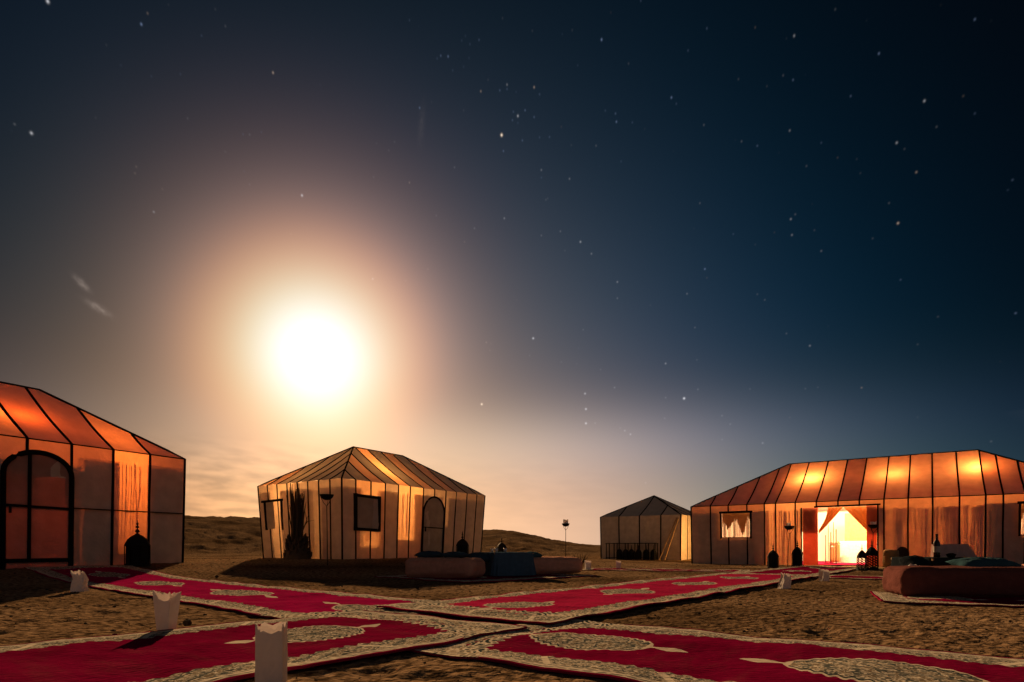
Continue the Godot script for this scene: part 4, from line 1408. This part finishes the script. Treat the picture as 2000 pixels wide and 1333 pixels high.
func rugs() -> void:
	var d := Vector2(0.624, -0.781)
	var e := Vector2(0.805, 0.594)
	var w := 512
	var m1 := rug_material(rug_image(w, 2047, [0.21, 0.448, 0.705, 0.953], 1.25, 1, Vector3(0.36, 0.008, 0.080)))
	var m2 := rug_material(rug_image(w, 1616, [0.37, 0.81], 1.15, 2, Vector3(0.21, 0.005, 0.040)))  # red darkened: lens falloff and pile sheen put into the colour
	var m3 := rug_material(rug_image(w, 2047, [0.098, 0.33, 0.56, 0.785], 0.95, 3, Vector3(0.46, 0.018, 0.082)))
	var m4 := rug_material(rug_image(w, 1488, [0.15, 0.425, 0.70], 1.25, 4, Vector3(0.205, 0.004, 0.038)))  # same light falloff darkening put into this near rug's red
	rug("red runner rug with cream border leading to the arched door of the left tent", Vector2(-9.61, -13.02), Vector2(0.743, 0.669), 11.8, 1.86, 0.017, m1, 5.0, "red and cream runner rugs")
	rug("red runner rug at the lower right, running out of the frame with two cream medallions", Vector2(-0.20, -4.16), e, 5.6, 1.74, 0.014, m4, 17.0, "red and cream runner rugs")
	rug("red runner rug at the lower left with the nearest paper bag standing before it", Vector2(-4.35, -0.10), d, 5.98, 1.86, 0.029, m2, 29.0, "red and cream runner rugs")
	rug("bright red runner rug running from the crossing towards the lit doorway", Vector2(-0.52, -4.96), d, 9.6, 1.95, 0.038, m3, 41.0, "red and cream runner rugs")
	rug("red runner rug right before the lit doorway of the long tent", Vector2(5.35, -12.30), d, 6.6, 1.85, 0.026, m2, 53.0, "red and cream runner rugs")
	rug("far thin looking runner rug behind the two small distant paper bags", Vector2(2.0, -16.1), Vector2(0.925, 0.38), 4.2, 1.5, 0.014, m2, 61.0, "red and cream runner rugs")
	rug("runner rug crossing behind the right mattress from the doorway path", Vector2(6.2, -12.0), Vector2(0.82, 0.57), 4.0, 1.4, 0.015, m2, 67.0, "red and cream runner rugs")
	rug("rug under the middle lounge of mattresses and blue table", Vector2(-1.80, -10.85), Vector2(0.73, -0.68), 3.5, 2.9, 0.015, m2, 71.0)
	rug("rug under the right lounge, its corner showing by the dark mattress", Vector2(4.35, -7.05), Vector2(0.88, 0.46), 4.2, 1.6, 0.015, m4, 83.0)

func lounge_centre() -> void:
	mattress("terracotta floor mattress nearest the camera in the middle lounge", on(-1.30, -11.45, 0.025), Vector3(1.45, 0.36, 0.74), -0.36, M.terra, 1.0)
	mattress("terracotta floor mattress right of the blue table, its end lit orange", on(0.72, -13.15, 0.025), Vector3(1.6, 0.34, 0.80), 0.47 - PI, M.terra, 7.0)
	low_table("low square table under a dark blue cloth with white cups", on(-0.10, -12.05, 0.025), 0.86, 0.86, 0.46, 0.35, M.navy, 2.0)
	loose_pillow("dark blue cushion lying at the left on the nearer terracotta mattress", on(-1.62, -11.6, 0.455), 0.52, 0.40, 0.15, -0.3, 0.0, M.dark_blue, 3.0)
	loose_pillow("dark blue cushion in the middle of the nearer terracotta mattress", on(-1.10, -11.4, 0.445), 0.46, 0.38, 0.13, -0.4, 0.0, M.dark_blue, 9.0)
	loose_pillow("dark blue cushion leaning between nearer mattress and blue table", on(-0.66, -11.8, 0.40), 0.44, 0.40, 0.16, 0.2, 0.25, M.dark_blue, 15.0)
	loose_pillow("teal cushion on the far terracotta mattress right of the table", on(0.45, -12.95, 0.44), 0.36, 0.36, 0.14, 0.4, 0.1, M.teal, 21.0)
	var cup := thing("tea_cup", "white tea cup at the left on the blue table", "cup", on(-0.40, -11.85, 0.505), 0.0, "white cups on the blue table")
	var st := begin()
	lathe(st, [Vector2(0.001, 0.0), Vector2(0.022, 0.0), Vector2(0.030, 0.03), Vector2(0.033, 0.072), Vector2(0.030, 0.072), Vector2(0.026, 0.03), Vector2(0.001, 0.008)], 18)
	obj("bowl", st, M.porcelain, cup)
	var fo := begin()
	lathe(fo, [Vector2(0.001, -0.006), Vector2(0.020, -0.006), Vector2(0.018, 0.002)], 18)
	obj("foot", fo, M.porcelain, cup)
	dup(cup, "tea_cup", "white tea cup second from the left on the blue table", on(-0.31, -11.80, 0.505), 0.5, "white cups on the blue table")
	dup(cup, "tea_cup", "white tea cup at the right on the blue table, apart from the two others", on(-0.135, -11.85, 0.505), 1.0, "white cups on the blue table")

func lounge_right() -> void:
	mattress("long dark rose floor mattress closest to the camera on the right", on(5.70, -7.08, 0.02), Vector3(2.0, 0.335, 0.72), -0.27, M.rose, 13.0)
	mattress("orange lit floor mattress cut off by the right frame edge", on(7.75, -7.75, 0.02), Vector3(0.8, 0.34, 1.7), 0.15, M.terra, 19.0)
	low_table("low square table under a black cloth behind the dark rose mattress", on(6.13, -8.35, 0.02), 0.98, 0.90, 0.43, 0.0, M.blackcloth, 5.0)
	loose_pillow("dark teal cushion lying on the dark rose mattress before the black table", on(5.78, -7.20, 0.40), 0.72, 0.34, 0.15, 0.0, 0.15, M.teal, 33.0)
	loose_pillow("black cushion at the right frame edge beside the dark rose mattress", on(6.42, -6.75, 0.39), 0.40, 0.34, 0.14, 0.3, 0.1, M.blackcloth, 39.0)
	loose_pillow("black cushion between bottle table and dark rose mattress at its left", on(5.30, -7.70, 0.36), 0.30, 0.36, 0.22, 0.0, 0.5, M.blackcloth, 45.0)
	# things on the black table
	var b := thing("wine_bottle", "dark wine bottle with a pale label standing on the black table", "bottle", on(5.92, -8.2, 0.464))
	var st := begin()
	lathe(st, [Vector2(0.001, 0.0), Vector2(0.038, 0.0), Vector2(0.040, 0.01), Vector2(0.040, 0.19), Vector2(0.034, 0.215), Vector2(0.017, 0.245), Vector2(0.014, 0.30), Vector2(0.0155, 0.302), Vector2(0.0155, 0.325), Vector2(0.001, 0.327)], 24)
	obj("glass", st, M.bottle, b)
	var lb := begin()
	lathe(lb, [Vector2(0.0412, 0.07), Vector2(0.0412, 0.155)], 24)
	obj("label", lb, M.bottle_label, b)
	var bk := thing("slanted_backrest", "pale pink slanted backrest standing on the black table beside the bottle", "backrest", on(6.32, -8.45, 0.462), 0.0)
	var s2 := begin()
	s2.set_smooth_group(-1)
	var q := [Vector3(-0.30, 0, 0.08), Vector3(0.30, 0, 0.08), Vector3(0.245, 0.185, -0.02), Vector3(-0.255, 0.18, -0.02)]
	var z := Vector3(0, 0, -0.1)
	quad(s2, q[0], q[3], q[2], q[1])
	quad(s2, q[1] + z, q[2] + z * 0.4, q[3] + z * 0.4, q[0] + z)
	quad(s2, q[3], q[3] + z * 0.4, q[2] + z * 0.4, q[2])
	quad(s2, q[0], q[0] + z, q[3] + z * 0.4, q[3])
	quad(s2, q[1], q[2], q[2] + z * 0.4, q[1] + z)
	obj("cover", s2, M.pink, bk)
	var bw := begin()
	lathe(bw, [Vector2(0.001, 0.0), Vector2(0.03, 0.0), Vector2(0.045, 0.02), Vector2(0.062, 0.055), Vector2(0.055, 0.055), Vector2(0.04, 0.02), Vector2(0.001, 0.01)], 20)
	lathe(bw, [Vector2(0.001, 0.07), Vector2(0.03, 0.066), Vector2(0.058, 0.05)], 20)
	var bo := obj("dark_bowl", bw, M.iron)
	bo.position = on(6.03, -8.08, 0.462)
	tag(bo, "small dark bowl on the black table between bottle and pink backrest", "bowl")
	for g in [[5.42, -7.3, 0.36, 0.075, 3, "crumpled white napkin on the left end of the dark rose mattress"], [6.12, -6.85, 0.36, 0.035, 8, "small crumpled white napkin on the right part of the dark rose mattress"]]:
		var nk := begin()
		nk.set_smooth_group(-1)
		var sz: float = g[3]
		grid(nk, 7, 7, func(u: float, v: float):
			var a := (u as float) - 0.5
			var c := (v as float) - 0.5
			return Vector3(a * sz * 2.0, sz * (0.55 + 0.9 * n_cloth.get_noise_2d(a * 3.0 + g[4], c * 3.0) - 1.6 * (a * a + c * c)), c * sz * 1.6))
		var no := obj("paper_napkin", nk, M.paper)
		no.position = on(g[0], g[1], g[2])
		if g[4] == 3:
			no.position = on(5.05, -7.42, 0.345)
		tag(no, g[5], "napkin")

func inside(C: Tent) -> void:
	var put := func(o: Node3D, p: Vector3) -> void:
		o.transform = C.root.transform * Transform3D(Basis(), p)
	var t := thing("draped_table", "white cloth draped table inside the lit doorway", "table", Vector3.ZERO)
	put.call(t, Vector3(5.27, 0.036, -3.6))
	var st := begin()
	var n := 60
	var rim := func(k: int, v: float) -> Vector3:
		var a := TAU * k / n
		var c := Vector2(cos(a), sin(a))
		var q := Vector2(signf(c.x) * pow(absf(c.x), 0.25), signf(c.y) * pow(absf(c.y), 0.25))
		return Vector3(q.x * (0.85 + 0.10 * v + 0.03 * v * sin(a * 17.0)), 0.80 * (1.0 - v), q.y * (0.45 + 0.10 * v + 0.04 * v * sin(a * 15.0)))
	for j in 6:
		for k in n:
			quad(st, rim.call(k, (j + 1) / 6.0), rim.call(k, j / 6.0), rim.call((k + 1) % n, j / 6.0), rim.call((k + 1) % n, (j + 1) / 6.0))
	for k in n:
		tri(st, Vector3(0, 0.8, 0), rim.call((k + 1) % n, 0.0), rim.call(k, 0.0))
	obj("tablecloth", st, M.white_cloth, t)
	var tp := begin()
	box(tp, Vector3(0, 0.78, 0), Vector3(1.66, 0.03, 0.86))
	obj("table_top", tp, M.wood, t)
	for k in 4:
		var lg := begin()
		box(lg, Vector3(0.74 * (1 if k & 1 else -1), 0.38, 0.36 * (1 if k & 2 else -1)), Vector3(0.05, 0.76, 0.05))
		obj("leg", lg, M.wood, t)
	var hs := begin()
	grid(hs, 18, 8, func(u: float, v: float): return Vector3(lerpf(4.58, 6.4, u), lerpf(0.80, 1.92, v), -4.3 + 0.03 * sin((u as float) * 40.0 + (v as float) * 3.0) * (1.0 - (v as float) * 0.6)))
	var ho := obj("hanging_sheet", hs, M.beige_cloth)
	ho.transform = C.root.transform
	tag(ho, "beige folded sheet hanging above the white table inside the doorway", "curtain")
	var s := thing("candle_stand", "tall metal candle stand with a small globe just inside the doorway", "candle stand", Vector3.ZERO)
	put.call(s, Vector3(4.45, 0.036, -1.4))
	var fb := begin()
	box(fb, Vector3(0, 0.012, 0), Vector3(0.40, 0.024, 0.24))
	obj("foot", fb, M.iron, s)
	for k in 5:
		var rd := begin()
		tube(rd, [Vector3(-0.16 + 0.08 * k, 0.02, 0.0), Vector3(-0.16 + 0.08 * k, [1.0, 1.35, 1.1, 1.45, 1.2][k], 0.0)], [0.010 if k % 2 else 0.014], 7)
		obj("rod", rd, M.brass if k % 2 else M.iron, s)
	var gl := begin()
	lathe(gl, [Vector2(0.001, -0.04), Vector2(0.03, -0.028), Vector2(0.04, 0), Vector2(0.03, 0.028), Vector2(0.001, 0.04)], 14, Vector3(0.05, 0.58, 0.06))
	obj("globe", gl, M.porcelain, s)
	var cb := thing("wooden_chest", "tan wooden chest behind the candle stand inside the doorway", "chest", Vector3.ZERO)
	put.call(cb, Vector3(4.42, 0.036, -2.7))
	var cbm := begin()
	rbox(cbm, Vector3(0, 0.36, 0), Vector3(0.32, 0.66, 0.30), 0.02, 6)
	obj("case", cbm, M.wicker, cb)
	var cl := begin()
	rbox(cl, Vector3(0, 0.725, 0), Vector3(0.35, 0.05, 0.33), 0.012, 4)
	obj("lid", cl, M.wicker, cb)

func camp_things() -> void:
	# paper lantern bags
	paper_bag("nearest white paper bag with a jagged open top before the front left rug", on(-1.05, -2.57, 0.0), 0.112, 0.085, 0.255, 1.0, 0.12, 1)
	paper_bag("white paper bag flaring upward, standing at the edge of the front left rug", on(-2.42, -4.12, 0.004), 0.088, 0.075, 0.268, 1.5, -0.15, 2, Vector3(0.02, 0, 0))
	paper_bag("crumpled white paper bag with a bulge, leaning by the left rug", on(-5.84, -7.95, 0.0), 0.17, 0.12, 0.27, 0.72, 0.1, 3, Vector3(-0.08, 0, 0), 0.32)
	paper_bag("white paper bag tilting at the edge of the bright red rug", on(3.98, -8.6, 0.0), 0.145, 0.11, 0.215, 0.72, 0.2, 4, Vector3(0.12, 0, 0), 0.1)
	paper_bag("white paper bag at the end corner of the bright red rug near the doorway", on(5.62, -10.6, 0.0), 0.135, 0.11, 0.20, 0.95, 0.3, 5)
	paper_bag("small distant white paper bag just right of the far terracotta mattress", on(2.02, -15.7, 0.0), 0.13, 0.10, 0.24, 1.25, 0.1, 6)
	paper_bag("small distant white paper bag standing before the far thin rug", on(2.95, -16.3, 0.0), 0.11, 0.09, 0.21, 1.3, -0.2, 7)
	# torches
	torch("iron bowl torch in front of the striped tent, nothing in its bowl", on(-4.86, -15.5), 1.87, 0.35, -0.02)
	torch("distant iron bowl torch standing alone against the pale horizon", on(2.10, -23.0), 1.45, 0.30)
	torch("iron bowl torch left of the lit doorway, a pale cup in its bowl", on(8.43, -18.0), 1.26, 0.29, 0.05)
	torch("iron bowl torch right of the lit doorway before the red door panel", on(10.60, -17.3), 1.28, 0.28, 0.02)
	for g in [[Vector3(2.10, gh(2.10, -23.0) + 1.36, -23.0), 0.16, 0.24, "dark paper bag sitting in the bowl of the distant torch", 11], [Vector3(8.47, 1.19, -18.0), 0.09, 0.15, "crumpled white paper bag in the torch bowl left of the doorway", 12], [Vector3(10.62, 1.20, -17.3), 0.12, 0.15, "white paper bag in the torch bowl right of the doorway", 13]]:
		paper_bag(g[3], g[0], g[1], g[1] * 0.8, g[2], 1.05, 0.2, g[4], Vector3.ZERO, 0.0, "white paper bags kept in torch bowls")
	# lanterns
	lantern("metal_lantern", "large dark metal lantern in front of the left tent's glowing window", on(-8.69, -13.65), 0.51, 0.75, false)
	lantern("metal_lantern", "dark metal lantern by the end of the striped tent behind the near mattress", on(-1.83, -21.75), 0.46, 0.70, false, 0.2)
	lantern("metal_lantern", "distant dark metal lantern rising behind the blue table", on(-0.45, -25.5), 0.42, 0.58, false)
	lantern("metal_lantern", "leftmost dark lantern outside the long tent, lit on its right side", on(7.63, -17.2), 0.31, 0.53, false, 0.1)
	lantern("metal_lantern", "dark lantern right beside the left red panel of the doorway", on(8.78, -18.1), 0.32, 0.62, false, 0.3)
	lantern("metal_lantern", "openwork metal lantern with light showing through, right of the doorway", on(8.98, -15.1), 0.23, 0.53, true, 0.2)
	lantern("metal_lantern", "taller openwork lantern just behind the smaller openwork one", on(9.72, -15.9), 0.31, 0.62, true)
	# basket and round tray by the long tent
	var b := thing("wicker_basket", "round lidded wicker basket by the wall right of the doorway", "basket", on(11.27, -17.5))
	var st := begin()
	lathe(st, [Vector2(0.001, 0.0), Vector2(0.185, 0.0), Vector2(0.205, 0.15), Vector2(0.205, 0.33), Vector2(0.19, 0.37)], 26)
	obj("body", st, M.wicker, b)
	var ld := begin()
	lathe(ld, [Vector2(0.205, 0.36), Vector2(0.21, 0.37), Vector2(0.20, 0.50), Vector2(0.17, 0.525), Vector2(0.001, 0.54)], 26)
	obj("lid", ld, M.wicker, b)
	var tr := thing("round_tray", "dark round tray leaning upright beside the wicker basket", "tray", on(11.52, -17.35, 0.40), -0.35)
	tr.rotation.x = -0.12
	var ts := begin()
	tube(ts, [Vector3(0, 0, -0.012), Vector3(0, 0, 0.012)], [0.22], 28)
	var tp := obj("plate", ts, M.dark_wicker, tr)
	tp.scale = Vector3(0.75, 1, 1)
	var th := begin()
	tube(th, [Vector3(0, -0.20, 0), Vector3(0.0, -0.40, 0.03)], [0.022, 0.018], 7)
	obj("stand", th, M.dark_wicker, tr)
	# rack with a row of dark lanterns before the far tent
	var x := Vector3(0.831, 0, 0.556)
	var out := Vector3(-0.556, 0, 0.831)
	var rk := thing("metal_rack", "long dark metal rack standing before the small pyramid tent", "rack", Vector3(4.78, 0.0, -29.35))
	rk.basis = Basis(x, Vector3.UP, x.cross(Vector3.UP))
	var tb := begin()
	box(tb, Vector3(1.25, 0.80, 0), Vector3(2.56, 0.035, 0.42))
	obj("top", tb, M.iron, rk)
	var rl := begin()
	box(rl, Vector3(1.25, 0.10, 0.17), Vector3(2.5, 0.03, 0.03))
	obj("foot_rail", rl, M.iron, rk)
	for k in 6:
		for s in [-0.18, 0.18]:
			var lg := begin()
			box(lg, Vector3([0.0, 0.42, 1.0, 1.5, 2.05, 2.5][k], 0.39, s), Vector3(0.035, 0.80, 0.035))
			obj("leg", lg, M.iron, rk)
	var first: Node3D = null
	var where := ["at the left end of the row", "second in the row", "third in the row", "fourth in the row", "fifth in the row", "at the right end of the row"]
	for k in 6:
		var p: Vector3 = Vector3(4.78, 0.0, -29.35) + x * [0.80, 1.12, 1.42, 1.78, 2.16, 2.52][k] + out * 0.42
		p.y = gh(p.x, p.z) + 0.01
		var lb := "dark domed lantern before the metal rack, %s" % where[k]
		if first == null:
			first = lantern("domed_lantern", lb, p, 0.30, 0.52, false)
			first.set_meta("group", "dark domed lanterns in a row at the rack")
		else:
			dup(first, "domed_lantern", lb, p, k * 0.3, "dark domed lanterns in a row at the rack")
	for g in [[3.98, 0.10, 3.32, 0.62, "tan wooden pole leaning on the pyramid tent, the left one of two"], [4.06, 0.10, 3.55, 0.55, "tan wooden pole leaning on the pyramid tent near its right corner"]]:
		var pl := begin()
		var o := Vector3(4.51, 0, -30.0)
		tube(pl, [o + x * g[0] + out * g[1] + Vector3.UP * 2.0, o + x * g[2] + out * g[3] + Vector3.UP * 0.02], [0.030, 0.036], 7)
		var po := obj("wooden_pole", pl, M.wood)
		tag(po, g[4], "pole")
	# lantern behind the long tent that lights the gap between the tents
	var bl := thing("bright_lantern", "bright lantern in the gap between pyramid tent and long tent", "lantern", Vector3(9.6, 0.0, -26.9))
	var sb := begin()
	lathe(sb, [Vector2(0.001, 0.0), Vector2(0.13, 0.0), Vector2(0.13, 0.03), Vector2(0.001, 0.03)], 12)
	obj("base", sb, M.iron, bl)
	var ps := begin()
	tube(ps, [Vector3(0, 0.03, 0), Vector3(0, 0.95, 0)], [0.015], 7)
	obj("pole", ps, M.iron, bl)
	var gb := begin()
	lathe(gb, [Vector2(0.001, 0.95), Vector2(0.06, 0.97), Vector2(0.08, 1.03), Vector2(0.06, 1.09), Vector2(0.001, 1.11)], 14)
	obj("lamp_bulb", gb, M.bulb, bl)
	var ol := OmniLight3D.new()
	ol.name = "lamp_light"
	ol.light_color = Color(1, 0.72, 0.38)
	ol.light_energy = 6.0
	ol.light_size = 0.08
	ol.omni_range = 25.0
	ol.omni_attenuation = 2.0
	ol.shadow_enabled = true
	bl.add_child(ol)
	ol.position = Vector3(0, 1.03, 0)
	palm_stump()
	stone("dark clod of earth on the sand right of the flaring paper bag", on(-2.44, -4.42, 0.03), 0.032, 1.0)
	stone("small dark stone on the lit sand before the palm shadow", on(-5.62, -11.2, 0.03), 0.035, 5.0)
	stone("small dark stone on the sand in front of the middle lounge", on(-1.35, -8.4, 0.02), 0.03, 9.0)
	# dry twigs by the far bag
	var tw := thing("dry_shrub", "small dry twiggy shrub behind the far terracotta mattress", "shrub", on(2.3, -19.6))
	var r := RandomNumberGenerator.new()
	r.seed = 5
	for k in 16:
		var an := r.randf() * TAU
		var q := Vector3(cos(an), 0, sin(an))
		var h := r.randf_range(0.12, 0.45)
		var s := begin()
		tube(s, [q * 0.03, q * h * 0.5 + Vector3.UP * h * 0.6, q * h * 0.8 + Vector3.UP * h], [0.012, 0.008, 0.002], 5)
		obj("twig", s, M.palm, tw)
	# pebbles and straw bits lying about on the sand
	var pb := begin()
	pb.set_smooth_group(-1)
	grid(pb, 5, 3, func(u: float, v: float):
		var a := TAU * (u as float)
		var e := ((v as float) - 0.5) * PI
		return Vector3(cos(a) * cos(e), sin(e) * 0.6, sin(a) * cos(e) * 0.8))
	pb.generate_normals()
	var mm := MultiMesh.new()
	mm.transform_format = MultiMesh.TRANSFORM_3D
	mm.mesh = pb.commit()
	var cnt := 3000
	mm.instance_count = cnt
	for k in cnt:
		var dd := 2.3 + 21.0 * pow(r.randf(), 1.6)
		var an := r.randf_range(-0.80, 0.80)
		var px := sin(an) * dd
		var pz := -cos(an) * dd
		var sc := 0.003 + 0.011 * pow(r.randf(), 3.0) * (0.6 + dd * 0.08)
		mm.set_instance_transform(k, Transform3D(Basis(Vector3.UP, r.randf() * TAU).scaled(Vector3(sc * r.randf_range(0.8, 2.2), sc, sc)), on(px, pz, 0.003)))
	var mi := MultiMeshInstance3D.new()
	mi.name = "pebbles"
	mi.multimesh = mm
	mi.material_override = M.stone
	mi.set_meta("kind", "stuff")
	mi.set_meta("label", "dark pebbles and crumbs scattered over the sand")
	add_child(mi)
